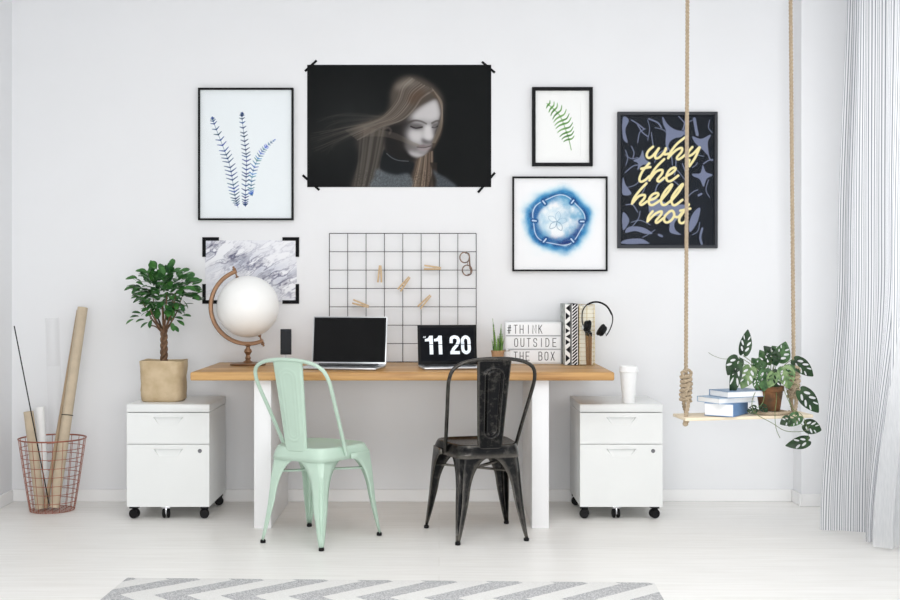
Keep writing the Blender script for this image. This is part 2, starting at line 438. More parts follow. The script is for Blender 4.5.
SHEER = cloth_mat('sheer_voile', False, srgb(240, 241, 242), srgb(226, 228, 230), .01, .4, .35)
cu = curtain('striped_curtain',
    [(1.935, -.80), (1.95, -.845), (1.985, -.80), (2.0, -.85), (2.06, -.90), (2.10, -.93), (2.055, -.99), (2.11, -1.04), (2.06, -1.09), (2.12, -1.13)],
    [(1.885, -.80), (1.91, -.835), (1.935, -.81), (1.97, -.855), (2.03, -.90), (2.09, -.93), (2.04, -.99), (2.09, -1.03), (2.04, -1.08), (2.10, -1.13)],
    [(1.80, -.80), (1.85, -.822), (1.895, -.82), (1.94, -.845), (1.99, -.87), (1.965, -.95), (1.925, -1.075), (1.965, -1.06), (2.03, -1.07), (2.09, -1.12)],
    1.35, STRIPE, pleat=.009, npl=11)
tag(cu, 'white curtain with thin grey pinstripes hanging to the floor at the right', 'curtain')
sh = curtain('sheer_curtain',
    [(2.07, -1.18), (2.12, -1.24), (2.07, -1.34), (2.14, -1.5), (2.07, -1.7), (2.14, -1.9), (2.07, -2.1), (2.13, -2.3)],
    [(2.05, -1.17), (2.10, -1.23), (2.06, -1.33), (2.12, -1.5), (2.06, -1.7), (2.12, -1.9), (2.07, -2.1), (2.12, -2.3)],
    [(1.915, -1.165), (1.955, -1.2), (1.985, -1.22), (2.02, -1.19), (2.07, -1.4), (2.03, -1.7), (2.1, -1.9), (2.04, -2.3)],
    1.2, SHEER, pleat=.007, npl=14)
tag(sh, 'thin translucent plain white voile beside the pinstriped curtain at the right edge', 'curtain')

# ------------------------------------------------------------------ rug
rug_m = mat('chevron_rug', srgb(236, 235, 232), .95, spec=.1)
def rug_nodes(m):
    nt = m.node_tree; p = nt.nodes['Principled BSDF']; N = nt.nodes.new; L = nt.links.new
    tc = N('ShaderNodeTexCoord'); sp = N('ShaderNodeSeparateXYZ'); L(tc.outputs['Object'], sp.inputs[0])
    def mth(op, a, b=None, val=None):
        n = N('ShaderNodeMath'); n.operation = op; L(a, n.inputs[0])
        if b is not None: L(b, n.inputs[1])
        if val is not None: n.inputs[1].default_value = val
        return n.outputs[0]
    # zigzag across the depth of the rug, stripes stepping along its width
    yy = mth('ADD', sp.outputs[1], val=.025)
    pp = mth('PINGPONG', yy, val=.235); k = mth('MULTIPLY', pp, val=1.05)
    s = mth('ADD', sp.outputs[0], k); s2 = mth('ADD', s, val=.105); s3 = mth('DIVIDE', s2, val=.252); fr = mth('FRACT', s3)
    st = mth('LESS_THAN', fr, val=.5)
    n = N('ShaderNodeTexNoise'); n.inputs['Scale'].default_value = 210; n.inputs['Detail'].default_value = 3; L(tc.outputs['Object'], n.inputs[0])
    r = N('ShaderNodeValToRGB'); r.color_ramp.elements[0].position = .38; r.color_ramp.elements[1].position = .62
    r.color_ramp.elements[0].color = srgb(160, 161, 164); r.color_ramp.elements[1].color = srgb(218, 218, 218)
    L(n.outputs[0], r.inputs[0])
    r2 = N('ShaderNodeValToRGB'); r2.color_ramp.elements[0].position = .3; r2.color_ramp.elements[1].position = .7
    r2.color_ramp.elements[0].color = srgb(226, 225, 222); r2.color_ramp.elements[1].color = srgb(240, 240, 238); L(n.outputs[0], r2.inputs[0])
    mx = N('ShaderNodeMix'); mx.data_type = 'RGBA'; L(st, mx.inputs['Factor']); L(r2.outputs[0], mx.inputs['A']); L(r.outputs[0], mx.inputs['B'])
    L(mx.outputs['Result'], p.inputs['Base Color'])
    b = N('ShaderNodeBump'); b.inputs['Strength'].default_value = .6; b.inputs['Distance'].default_value = .004; L(n.outputs[0], b.inputs['Height']); L(b.outputs[0], p.inputs['Normal'])
rug_nodes(rug_m)
bm = nb(); box(bm, (-1.035, -1.45, 0), (1.035, 0, .012), .005)
rg = obj('rug', bm, rug_m); rg.location = (-.198, -1.765, 0); rg.rotation_euler = (0, 0, math.radians(-2.2))
tag(rg, 'white rug with grey chevron stripes lying on the white floor in front', 'rug')

# ------------------------------------------------------------------ desk
D0, D1 = -.752, -.004
dk = thing('desk', 'long desk with an oak top on two white panel legs', 'desk', (-.175, -.38, 0))
obj('desktop', box(nb(), (-1.011, D0+.38, .711), (1.011, D1+.38, .751), .007, 3), OAK, dk)
obj('leg', box(nb(), (-.7115, -.337, 0), (-.63, .30, .711), .002), WHITE2, dk)
obj('leg', box(nb(), (.6206, -.337, 0), (.702, .30, .711), .002), WHITE2, dk)
DZ = .751

# ------------------------------------------------------------------ filing cabinets
def make_cabinet(label):
    t = thing('filing_cabinet', label, 'filing cabinet', (0, 0, 0), 0)
    W, yf, yb = .205, -.225, .225          # half width, front, back
    obj('body', box(nb(), (-W, yf+.02, .062), (W, yb, .533), .004), WHITE, t)
    obj('top', box(nb(), (-W-.001, yf, .535), (W+.001, yb, .574), .003), WHITE, t)
    def drawer(z0, z1, w=.19):
        bm = nb(); y = yf
        hz1, hz0 = z1-.022, z1-.060; ht, hb = .076, .045
        o = [bm.verts.new(p) for p in ((-W, y, z0), (W, y, z0), (W, y, z1), (-W, y, z1))]
        i = [bm.verts.new(p) for p in ((-hb, y, hz0), (hb, y, hz0), (ht, y, hz1), (-ht, y, hz1))]
        for k in range(4): bm.faces.new((o[k], o[(k+1) % 4], i[(k+1) % 4], i[k]))
        b = [bm.verts.new(p) for p in ((-W, y+.018, z0), (W, y+.018, z0), (W, y+.018, z1), (-W, y+.018, z1))]
        for k in range(4): bm.faces.new((o[k], b[k], b[(k+1) % 4], o[(k+1) % 4]))
        bm.faces.new(b)
        d = obj('drawer', bm, WHITE, t, smooth=False)
        bm = nb()
        f = [bm.verts.new(p) for p in ((-hb, y, hz0), (hb, y, hz0), (ht, y, hz1), (-ht, y, hz1))]
        r = [bm.verts.new(p) for p in ((ht-.008, y+.013, hz1), (-ht+.008, y+.013, hz1))]
        bm.faces.new((f[0], f[1], r[0], r[1])); bm.faces.new((f[2], f[3], r[1], r[0])); bm.faces.new((f[1], f[2], r[0])); bm.faces.new((f[3], f[0], r[1]))
        obj('handle', bm, WHITE, d, smooth=False)
        return d
    drawer(.378, .531); d = drawer(.064, .374)
    bm = nb(); M = Matrix.Translation((.158, yf+.002, .342)) @ Matrix.Rotation(PI/2, 4, 'X')
    lathe(bm, [(.010, 0), (.010, .004), (.008, .006), (.003, .006), (.003, .003)], 20, M)
    obj('lock', bm, mat('lock_metal', srgb(112, 112, 116), .4, metal=.6, noise=.1), d)
    def caster(x, y, ang, chrome=False):
        bm = nb()
        Mx = Matrix.Translation((x, y, .024)) @ Matrix.Rotation(ang, 4, 'Z') @ Matrix.Rotation(PI/2, 4, 'Y')
        for s in (-1, 1):
            lathe(bm, [(.002, s*.004), (.019, s*.004), (.0235, s*.007), (.0235, s*.015), (.020, s*.018), (.002, s*.018)], 24, Mx)
        c = obj('caster', bm, RUBBER, t)
        bm = nb(); Mz = Matrix.Translation((x, y, 0)) @ Matrix.Rotation(ang, 4, 'Z')
        r = nb(); box(r, (-.004, -.018, .02), (.004, .012, .052), .002); box(r, (-.02, -.02, .05), (.02, .02, .0615), .002)
        for v in r.verts: v.co = Mz @ v.co
        obj('caster_fork', r, CHROME if chrome else RUBBER, c)
    for x, y, a, ch in ((-.178, yf+.045, 1.35, 0), (.172, yf+.045, 1.8, 0), (-.02, yf+.05, .1, 1), (-.178, yb-.05, 1.2, 0), (.178, yb-.05, 1.9, 0)):
        caster(x, y, a, ch)
    return t
cabL = make_cabinet('white filing cabinet on casters under the potted ficus, left of the desk')
cabL.location = (-1.347, -.279, 0)
cabR = dup(cabL, (.9065, -.279, 0), 0, 'white filing cabinet on casters under the paper cup, right of the desk')
for o in (cabL, cabR): o['group'] = 'white filing cabinets beside the desk'
CZ = .574

# ------------------------------------------------------------------ takeaway cup
cp = thing('paper_cup', 'white lidded takeaway cup on the right filing cabinet', 'cup', (.955, -.425, CZ))
obj('cup_body', lathe(nb(), [(.030, 0), (.031, .003), (.043, .155), (.043, .158)], 40), PAPER, cp)
obj('lid', lathe(nb(), [(.0455, .153), (.048, .156), (.048, .164), (.0445, .168), (.043, .181), (.039, .185), (.037, .181), (.001, .180)], 40), mat('white_plastic', srgb(243, 243, 243), .35, noise=.01), cp)

# ------------------------------------------------------------------ metal chairs
def make_chair(name, label, m, loc, rz, grp, emb=1):
    t = thing(name, label, 'chair', loc, rz, grp); t.scale = (1, 1, .986)
    hwR, hwF, yR, yF = .143, .186, -.172, .175
    def outline(n=64, k=1.0, e=5.0):
        out = []
        for i in range(n):
            a = 2*PI*i/n; c, s = math.cos(a), math.sin(a)
            x = math.copysign(abs(c)**(2/e), c); y = math.copysign(abs(s)**(2/e), s)
            hw = hwR+(hwF-hwR)*(y+1)/2
            out.append((x*hw*k, (yR+yF)/2+y*(yF-yR)/2*k))
        return out
    bm = nb(); rings = []
    for k, z, e in ((.05, .431, 4.2), (.5, .432, 4.2), (.80, .435, 4.2), (.90, .441, 4.2), (.955, .4435, 4.2), (.985, .441, 4.2), (1.0, .434, 4.4), (1.008, .424, 5), (1.016, .405, 6.5), (1.02, .384, 8)):
        rings.append([bm.verts.new((x, y, z)) for x, y in outline(k=k, e=e)])
    for a, b in zip(rings, rings[1:]):
        for i in range(64): bm.faces.new((a[i], a[(i+1) % 64], b[(i+1) % 64], b[i]))
    bm.faces.new(rings[0])
    s = obj('seat', bm, m, t, recalc=False)
    sd = s.modifiers.new('thickness', 'SOLIDIFY'); sd.thickness = .002; sd.offset = -1
    feet = {(-1, -1): (-.170, -.207), (1, -1): (.170, -.207), (-1, 1): (-.209, .207), (1, 1): (.209, .207)}
    for (sx, sy), (fx, fy) in feet.items():
        cx = sx*(hwR if sy < 0 else hwF); cy = yR if sy < 0 else yF
        cx *= .975; cy *= .985
        zs = [.012, .05, .09, .13, .17, .205, .23, .255, .28, .30, .315, .33, .342, .352, .361, .368, .374, .379, .383, .387, .395, .41]
        bm = nb(); rows = []
        mx_a = abs(cx)*1.0; mx_b = (yF-yR)/2
        for z in zs:
            u = min(1, (z-.012)/(.40-.012)); uu = u**.9
            px, py = fx+(cx-fx)*uu, fy+(cy-fy)*uu
            def wing(mx):
                if z < .20: return .0145+(.048-.0145)*((z-.012)/.188)**.9
                q = min(1, (z-.20)/.187)
                return .048+(mx-.048)*(1-math.sqrt(max(0, 1-q*q))) if z < .386 else mx
            wa, wb = wing(mx_a), wing(mx_b)
            ch = min(.5*min(wa, wb), .022) if z < .32 else .022+(.032-.022)*(z-.32)/.09
            if z < .1: ch = .45*min(wa, wb)
            groove = .0045 if .06 < z < .29 else (.0045*max(0, (.33-z)/.04) if z >= .29 else .001)
            A = Vector((-sx, 0)); Bv = Vector((0, -sy)); c0 = Vector((px, py))
            pts = [c0+A*wa, c0+A*(wa*.6+ch*.4), c0+A*(ch*1.25), c0+A*ch*.75+Bv*ch*.04]
            mid = c0+(A+Bv)*ch*.42
            pts += [mid+A*ch*.12-Bv*ch*.12+(A+Bv)*groove, mid+(A+Bv)*groove*1.15, mid-A*ch*.12+Bv*ch*.12+(A+Bv)*groove]
            pts += [c0+Bv*ch*.75+A*ch*.04, c0+Bv*(ch*1.25), c0+Bv*(wb*.6+ch*.4), c0+Bv*wb]
            rows.append([bm.verts.new((p.x, p.y, z)) for p in pts])
        for a, b in zip(rows, rows[1:]):
            for i in range(len(a)-1):
                f = (a[i], a[i+1], b[i+1], b[i])
                bm.faces.new(f if sx*sy > 0 else tuple(reversed(f)))
        lg = obj('leg', bm, m, t, recalc=False, angle=28)
        sd = lg.modifiers.new('thickness', 'SOLIDIFY'); sd.thickness = .0028; sd.offset = 0
        ff = Vector((fx, fy))+Vector((-sx, -sy))*.007
        r = nb(); lathe(r, [(.010, 0), (.0125, .002), (.0125, .012), (.009, .016)], 16, Matrix.Translation((ff.x, ff.y, 0)))
        obj('rubber_foot', r, RUBBER, lg)
    # rim bead round the arches is read as a rolled edge
    bm = nb()
    for sx in (-1, 1):
        a = Vector((sx*-.128, -.150, .322)); b = Vector((sx*.168, .158, .322)); dz = .004*sx
        d = (b-a).normalized(); n = Vector((-d.y, d.x, 0))*.012
        vs = []
        for z in (dz-.004, dz+.004):
            for p in (a+n, a-n, b-n, b+n): vs.append(bm.verts.new((p.x, p.y, p.z+z)))
        for f in ((0, 1, 2, 3), (7, 6, 5, 4), (0, 4, 5, 1), (1, 5, 6, 2), (2, 6, 7, 3), (3, 7, 4, 0)): bm.faces.new([vs[i] for i in f])
    obj('cross_brace', bm, m, t, smooth=False)
    half = [(-.170, -.020, .405), (-.173, -.035, .435), (-.183, -.085, .535), (-.193, -.135, .63), (-.201, -.172, .70), (-.203, -.200, .757), (-.188, -.220, .802), (-.145, -.232, .830), (-.08, -.239, .844), (0, -.241, .848)]
    path = half+[(-x, y, z) for x, y, z in reversed(half[:-1])]
    bm = nb(); tube(bm, catmull(path, 6), .0088, 12)
    obj('back_frame', bm, m, t)
    # splat with pressed rings
    bm = nb(); nx, nz = 28, 84; g = []
    for j in range(nz+1):
        v = j/nz; row = []
        hw = .058+(.081-.058)*v
        z = .428+(.840-.428)*v; yb = -.171-(.238-.171)*(v**1.1)
        for i in range(nx+1):
            u = i/nx*2-1; x = u*hw
            # distance to a tall stadium
            cz = (z-.640); hh = .160; kx = x/hw*.060
            dd = math.hypot(kx, max(0, abs(cz)-(hh-.032)))
            b = .0060*math.exp(-((dd-.034)/.0034)**2)+.0045*math.exp(-((dd-.020)/.003)**2)
            b *= emb; edge = .009 if abs(u) > .99 else (.001 if abs(u) > .9 else 0)
            row.append(bm.verts.new((x, yb-b+edge+.004*(1-u*u)*-1, z)))
        g.append(row)
    for j in range(nz):
        for i in range(nx): bm.faces.new((g[j][i], g[j][i+1], g[j+1][i+1], g[j+1][i]))
    sp = obj('backrest', bm, m, t, recalc=False, angle=50)
    sd = sp.modifiers.new('thickness', 'SOLIDIFY'); sd.thickness = .0025; sd.offset = 0
    return t
make_chair('metal_chair', 'mint green metal chair at the left half of the desk', MINT, (-.554, -.948, 0), math.radians(-30.6), 'metal chairs at the desk', .45)
make_chair('metal_chair', 'worn black metal chair at the right half of the desk', WORN, (.188, -.848, 0), math.radians(15.5), 'metal chairs at the desk', 1.3)

# ------------------------------------------------------------------ wall art
SW = F/(-CAM_Y)      # pixels per metre on the wall
def wx(px): return (px-439)/(F/(-.012-CAM_Y))
def wz(py): return CAM_Z+(286-py)/(F/(-.012-CAM_Y))
def framed(name, label, cat, x0, y0, x1, y1, fw, fmat, art, matw=0, depth=.022, ax=None):
    w_, h_ = wx(x1)-wx(x0), wz(y0)-wz(y1); cx, cz = (wx(x0)+wx(x1))/2, (wz(y0)+wz(y1))/2
    t = thing(name, label, cat, (cx, -.002, cz-h_/2), 0, 'framed pictures on the wall')
    f = fw; bm = nb()
    o = [(-w_/2, 0), (w_/2, 0), (w_/2, h_), (-w_/2, h_)]; i = [(-w_/2+f, f), (w_/2-f, f), (w_/2-f, h_-f), (-w_/2+f, h_-f)]
    V = {}
    for nm, P, y in (('of', o, -depth), ('if', i, -depth), ('ob', o, 0), ('ib', i, 0)): V[nm] = [bm.verts.new((p[0], y, p[1])) for p in P]
    for k in range(4):
        n = (k+1) % 4
        bm.faces.new((V['of'][k], V['of'][n], V['if'][n], V['if'][k])); bm.faces.new((V['of'][k], V['ob'][k], V['ob'][n], V['of'][n]))
        bm.faces.new((V['if'][k], V['if'][n], V['ib'][n], V['ib'][k])); bm.faces.new((V['ob'][k], V['ib'][k], V['ib'][n], V['ob'][n]))
    bmesh.ops.bevel(bm, geom=[e for e in bm.edges], offset=.0008, segments=1, affect='EDGES')
    obj('frame', bm, fmat, t, smooth=False)
    iw, ih = w_-2*f, h_-2*f
    obj('backing', box(nb(), (-iw/2, -.008, f), (iw/2, -.003, h_-f)), MATB, t)
    if matw:
        art.mesh('artwork', iw-2*matw, ih-2*matw, PRINT, t, (0, -.0088, h_/2))
    else:
        art.mesh('artwork', iw, ih, PRINT, t, (0, -.0088, h_/2))
    obj('glass', box(nb(), (-iw/2, -.0145, f), (iw/2, -.0125, h_-f)), GLASS, t, smooth=False)
    return t
# blue ferns
A = Art(200, 90, 292, 218.5, 3, (236, 242, 245))
def fern(A, spine, col, side, wd, n, ang=.5, lw=1.25):
    q = catmull([(p[0], p[1], 0) for p in spine], 14)
    A.stroke(spine, .35, col, .9, .3)
    for k in range(n):
        f = .06+.93*k/(n-1); i = min(len(q)-2, int(f*(len(q)-1))); p = q[i]; d = (q[i+1]-q[i]).normalized(); nn = Vector((-d.y, d.x, 0))
        L = wd*(math.sin(PI*min(1, f*1.02))**.55)*(.8+.35*(1-f))*side(f)
        cc = tuple(int(c*(.8+.5*random.random())) for c in col)
        for s in (-1, 1):
            e = p+nn*s*L+d*L*ang
            A.stroke([(p.x, p.y), (e.x, e.y)], lw, cc, .95, .3, False, lw*.45)
fern(A, [(238, 207.5), (235.5, 199), (233, 184), (229.5, 165), (223, 147), (214, 124), (212, 117)], (28, 60, 112), lambda f: 1, 5.8, 25)
fern(A, [(245.5, 207), (245.2, 200), (246, 180), (246.5, 160), (244.5, 140), (242, 118), (242.3, 112.5)], (26, 54, 104), lambda f: 1, 4.4, 29)
fern(A, [(252.5, 196), (251, 190), (253, 172), (259, 157), (266, 147), (275.5, 139.5)], (62, 108, 160), lambda f: 1, 3.8, 24)
framed('picture_frame', 'thin black frame with three blue fern fronds on pale paper', 'picture', 198.3, 88, 293.6, 220.3, .0105, BLACK, A)
# green fern
A = Art(536, 92, 588.5, 161.5, 3.2, (243, 244, 243))
A.stroke([(580, 103), (580.3, 155)], .4, (222, 223, 222), .8)
q = [(547.2, 104.2), (553, 109), (559, 115), (563, 122.5), (566, 131), (568.5, 138), (571, 149)]
sp_ = catmull([(p[0], p[1], 0) for p in q], 12)
A.stroke(q, .7, (104, 150, 78), 1, .3)
for k in range(11):
    f = .06+.80*k/10; i = int(f*(len(sp_)-1)); p = sp_[i]; d = (sp_[i+1]-sp_[i]).normalized(); n = Vector((-d.y, d.x, 0))
    L = 2.0+6.6*math.sin(PI*min(1, (f+.02)*.95))**.9
    for s in (-1, 1):
        m_ = p+n*s*L*.55+d*L*.02*1; e = p+n*s*L*1.05-d*L*.35
        if s > 0: e = p+n*s*L*1.0+d*L*.18
        A.stroke([(p.x, p.y), (m_.x, m_.y), (e.x, e.y)], 1.9, random.choice([(84, 142, 58), (106, 158, 80), (70, 124, 50)]), .95, .35, True, .6)
framed('picture_frame', 'small black frame with a green fern sprig on white', 'picture', 532, 87.3, 592.6, 166.3, .0185, BLACK, A)
# blue watercolour
A = Art(514, 178.3, 605.5, 269.7, 3, (242, 243, 245))
cx, cy = 558, 220.5
dx, dy = A.X-cx, (A.Y-cy)*1.04; th = np.arctan2(dy, dx)
nz = vnoise(A.X, A.Y, .09, 3); nz2 = vnoise(A.X+40, A.Y, .2, 9); nz3 = vnoise(A.X, A.Y+7, .06, 21)
R = np.hypot(dx, dy); Rr = 27.0+1.2*np.cos(5*th+.6)
hal = np.exp(-((R-Rr-1.2)/(1.6+4.6*nz))**2); A.comp(np.clip(hal*1.3*(.15+1.3*nz), 0, 1), (34, 112, 176))
halo = np.exp(-((R-Rr-3)/(7.5*(.3+nz)))**2); A.comp(halo*.45*(nz3+.2), (120, 196, 222))
dk_ = np.exp(-((R-Rr+.2)/2.6)**2)*np.clip(nz2*2-.45, 0, 1); A.comp(dk_, (18, 66, 124), .95)
ins = np.clip((Rr-R)/2, 0, 1)
bot = np.exp(-((R-24)/5.0)**2)*np.clip((dy+4)/18, 0, 1); A.comp(np.clip(bot*ins*(.8+nz2), 0, 1), (22, 48, 112), .95)
lf = np.exp(-((R-23.5)/3.8)**2)*np.clip((-dx+4)/20, 0, 1); A.comp(np.clip(lf*ins*(.7+nz2), 0, 1), (24, 84, 148), .9)
A.comp(ins*np.clip((nz*2.4-.9)+.3*np.cos(th-.0), 0, 1)*.9, (88, 156, 196))
A.comp(np.exp(-((dx-8)**2+(dy+2)**2)/90.)*ins*nz2*1.4, (78, 142, 184), .8)
A.comp(np.clip(1-np.hypot(dx+5, dy-1)/18, 0, 1)**.6*ins*(.55+.7*nz2), (240, 246, 248), .9)
ring = np.exp(-((R-Rr+1.2)/.55)**2); A.comp(ring, (222, 234, 244), .9)
for a in (200, 262-60, 338, 22, 62, 118, 158):
    pass
for px_, py_, ex, ey in ((536, 221, 532.5, 220.5), (545, 203.8, 542.8, 201), (571.5, 203, 573.5, 200.3), (580.5, 221.5, 583.8, 221.5), (571, 239, 573.5, 242), (546, 239, 543.5, 242)):
    A.stroke([(px_, py_), (ex, ey)], 4.6, (22, 74, 134), .9, 1.2); A.stroke([(px_, py_), (ex, ey)], 1.5, (214, 230, 242), .9, .4)
for a in range(5):
    g = math.radians(-90+72*a+10); L = 10; c, s = math.cos(g), math.sin(g)
    A.stroke([(cx-1, cy+1), (cx-1+c*L*.55-s*2.6, cy+1+s*L*.55+c*2.6), (cx-1+c*L, cy+1+s*L), (cx-1+c*L*.55+s*2.6, cy+1+s*L*.55-c*2.6), (cx-1, cy+1)], .45, (140, 176, 200) if a in (0, 1, 4) else (84, 122, 152), .85, .3)
framed('picture_frame', 'square thin black frame with a round blue watercolour sea shell', 'picture', 512.3, 176.6, 607.4, 271.3, .0095, BLACK, A)
# lettering on dark leaves
A = Art(620, 115, 714.5, 245.5, 3.2, (13, 20, 30)); LI = (116, 124, 150)
A.T = (610, 105, 4)
for P in ([(210, 45), (232, 78), (262, 98), (300, 108), (285, 128), (262, 132), (238, 150), (228, 190), (222, 150), (224, 105), (212, 75)],
          [(330, 125), (365, 135), (405, 118), (392, 150), (395, 200), (372, 180), (355, 165), (340, 150)],
          [(330, 275), (362, 272), (372, 240), (385, 268), (412, 280), (388, 296), (375, 328), (360, 298), (335, 286)],
          [(50, 290), (62, 320), (85, 355), (60, 362), (47, 350)],
          [(130, 180), (140, 215), (165, 235), (130, 240), (108, 262), (112, 235), (92, 222), (118, 208)],
          [(160, 370), (210, 385), (240, 400), (300, 400), (295, 430), (260, 470), (262, 500), (285, 520), (240, 510), (238, 470), (215, 445), (160, 440)],
          [(362, 412), (350, 470), (320, 510), (318, 470), (335, 430)],
          [(50, 430), (75, 455), (70, 480), (50, 500)],
          [(60, 540), (120, 535), (155, 552), (150, 556), (48, 556)],
          [(75, 488), (130, 490), (170, 515), (140, 516), (100, 505), (60, 512)],
          [(50, 50), (75, 60), (60, 100), (70, 150), (50, 130)]): A.poly(P, LI, .2)
for P, w_ in (([(370, 495), (362, 530), (368, 556)], 2.2), ([(338, 55), (345, 95), (350, 118)], 3), ([(110, 80), (130, 110), (150, 125)], 1.2), ([(155, 55), (190, 70), (205, 90)], 1.6),
              ([(110, 150), (118, 110), (140, 95)], 1), ([(85, 165), (95, 190), (90, 215)], 1), ([(85, 60), (110, 75), (135, 95)], 1.3), ([(165, 110), (168, 135), (172, 160)], .9), ([(60, 270), (90, 245), (112, 240)], 1),
              ([(230, 165), (245, 200), (250, 240)], 1), ([(265, 215), (262, 260), (258, 280)], 1), ([(290, 235), (300, 262)], 1), ([(390, 180), (400, 215), (412, 222)], 1.2), ([(375, 235), (395, 222), (412, 218)], 1.2),
              ([(160, 480), (120, 462), (85, 470)], .8), ([(195, 520), (208, 526)], 2.2), ([(355, 362), (366, 356)], 2.2), ([(300, 120), (295, 90), (302, 60)], 1), ([(275, 45), (300, 75), (300, 105)], 1),
              ([(62, 400), (90, 400), (110, 430)], 1), ([(215, 300), (190, 320), (180, 350)], 1.2), ([(250, 300), (275, 320)], 1), ([(120, 300), (100, 320), (70, 330)], .8), ([(75, 500), (110, 460), (120, 425)], .9),
              ([(330, 250), (345, 240), (350, 230)], .8), ([(350, 200), (375, 205)], .8), ([(300, 380), (330, 350), (352, 340)], 1), ([(400, 60), (395, 90), (410, 110)], .8)):
    A.stroke(P, w_, LI, 1, .3)
for P in ([(150, 60), (158, 95), (150, 140)], [(180, 90), (215, 100), (232, 120)], [(60, 200), (85, 215), (110, 210)], [(240, 250), (270, 262), (300, 300)], [(330, 60), (300, 80), (285, 110)],
          [(100, 380), (130, 350), (150, 300)], [(180, 500), (150, 520), (130, 530)], [(330, 520), (352, 505), (360, 470)], [(215, 180), (190, 200), (178, 230)], [(395, 300), (385, 340), (400, 370)], [(60, 180), (70, 210), (62, 240)]): A.stroke(P, .8, LI, 1, .3)
YE = (238, 226, 168)
A.T = (635, 135, 12)
WW = 2.55
R1 = [[(215, 140), (160, 190), (138, 245), (165, 275), (215, 245), (285, 160)], [(285, 160), (242, 240), (250, 280), (295, 265), (350, 205), (370, 160)], [(370, 165), (350, 230), (400, 225)],
      [(600, 30), (500, 110), (425, 210), (398, 278)], [(402, 270), (490, 185), (560, 155), (560, 200), (505, 268), (525, 292), (590, 250), (640, 200)],
      [(690, 145), (642, 205), (645, 250), (700, 225), (772, 150)], [(778, 150), (725, 270), (655, 375)], [(655, 300), (640, 350)],
      [(168, 340), (92, 430), (52, 520), (65, 560), (115, 545), (170, 495)], [(72, 405), (182, 385)], [(350, 290), (260, 380), (195, 475), (172, 545)],
      [(178, 530), (255, 440), (325, 420), (322, 465), (268, 535), (290, 558), (350, 515)], [(375, 495), (440, 460), (488, 410), (468, 392), (412, 425), (378, 490), (385, 545), (430, 552), (520, 488)]]
for P in R1: A.stroke(P, WW, YE, 1, .3)
A.T = (625, 180, 12)
R2 = [[(255, 42), (180, 120), (105, 220), (82, 285)], [(92, 272), (165, 195), (232, 182), (230, 220), (180, 280), (200, 300), (262, 258)],
      [(290, 245), (350, 225), (398, 182), (385, 158), (330, 175), (288, 230), (290, 288), (335, 300), (430, 240)],
      [(440, 235), (520, 140), (565, 65), (548, 62), (485, 130), (438, 215), (438, 285), (480, 300), (550, 250)], [(565, 240), (645, 145), (695, 60), (680, 58), (615, 130), (562, 215), (565, 285), (605, 302), (690, 240)],
      [(330, 378), (282, 440), (268, 500)], [(272, 495), (360, 410), (435, 378), (430, 420), (372, 490), (385, 515), (460, 460)],
      [(535, 380), (480, 435), (470, 490), (505, 512), (560, 480), (592, 420), (570, 372), (530, 382)], [(590, 440), (640, 445), (680, 400)], [(768, 295), (715, 370), (658, 455), (655, 505), (690, 520), (740, 485)], [(665, 370), (785, 345)]]
for P in R2: A.stroke(P, WW, YE, 1, .3)
FRG = mat('charcoal_frame', srgb(60, 62, 67), .5, spec=.2, noise=.08)
framed('picture_frame', 'charcoal frame with yellow script lettering over dark monstera leaves', 'picture', 617.3, 112, 717.3, 248.3, .0165, FRG, A)

# portrait poster
A = Art(307, 64.5, 491.3, 187, 2.4, (20, 24, 26))
A.comp(np.clip(1-np.hypot((A.X-352)/62, (A.Y-125)/62), 0, 1), (44, 48, 49), .75)
rp_ = random.Random(11); r = rp_.random
A.T = (295, 50, 4)
# wind blown strands on the left
for k in range(34):
    y0 = r()*110
    A.stroke([(460-r()*50, 180+r()*80), (400-r()*30, 240+r()*50), (310+r()*40, 262+y0*.35), (210-r()*50, 252+y0*1.1), (80+r()*80, 275+y0*1.3)], .9+r()*1.6, (104, 98, 92), .10+.12*r(), 1.3, True, .3)
# hair masses
A.poly([(385, 165), (398, 125), (440, 102), (500, 108), (552, 140), (588, 190), (596, 260), (578, 330), (548, 400), (545, 470), (540, 548), (440, 548), (470, 470), (410, 420), (360, 430), (330, 548), (262, 548), (288, 440), (300, 370), (325, 310), (360, 262), (378, 210)], (66, 59, 54), 2.4, .95)
A.poly([(300, 345), (360, 300), (378, 380), (345, 470), (315, 550), (225, 550), (268, 440)], (72, 67, 62), 3.0, .8)
for k in range(26):
    A.stroke([(372-k*2, 290+k*2), (352-k*2.4, 370), (330-k*3.0, 450), (310-k*3.4, 552)], 1.5, rp_.choice([(104, 98, 90), (58, 54, 50), (120, 114, 106), (84, 77, 70)]), .38, 1.1)
A.poly([(240, 340), (290, 285), (380, 250), (425, 275), (405, 330), (392, 380), (374, 430), (338, 500), (312, 552), (236, 552), (262, 440)], (74, 68, 62), 2.6, .9)
for k in range(30):
    A.stroke([(410-k*5, 262+k*1.5), (388-k*4.4, 350), (362-k*3.8, 450), (330-k*3.2, 556)], 1.3, rp_.choice([(104, 98, 90), (54, 50, 46), (120, 114, 106), (84, 77, 70)]), .36, 1.0)
A.T = (370, 65, 4.8)
A.poly([(78, 300), (150, 285), (196, 420), (215, 460), (120, 450), (74, 415)], (34, 33, 34), 1.6)
face = [(170, 262), (210, 215), (268, 182), (318, 160), (334, 190), (339, 228), (331, 262), (322, 290), (309, 316), (305, 340), (301, 358), (297, 384), (283, 402), (276, 424), (248, 442), (214, 438), (184, 420), (164, 385), (152, 340), (154, 296)]
A.poly(face, (158, 157, 162), 1.1)
A.poly([(236, 205), (310, 166), (332, 200), (330, 250), (296, 268), (250, 262), (210, 262), (205, 238)], (206, 205, 210), 2.2, .95)
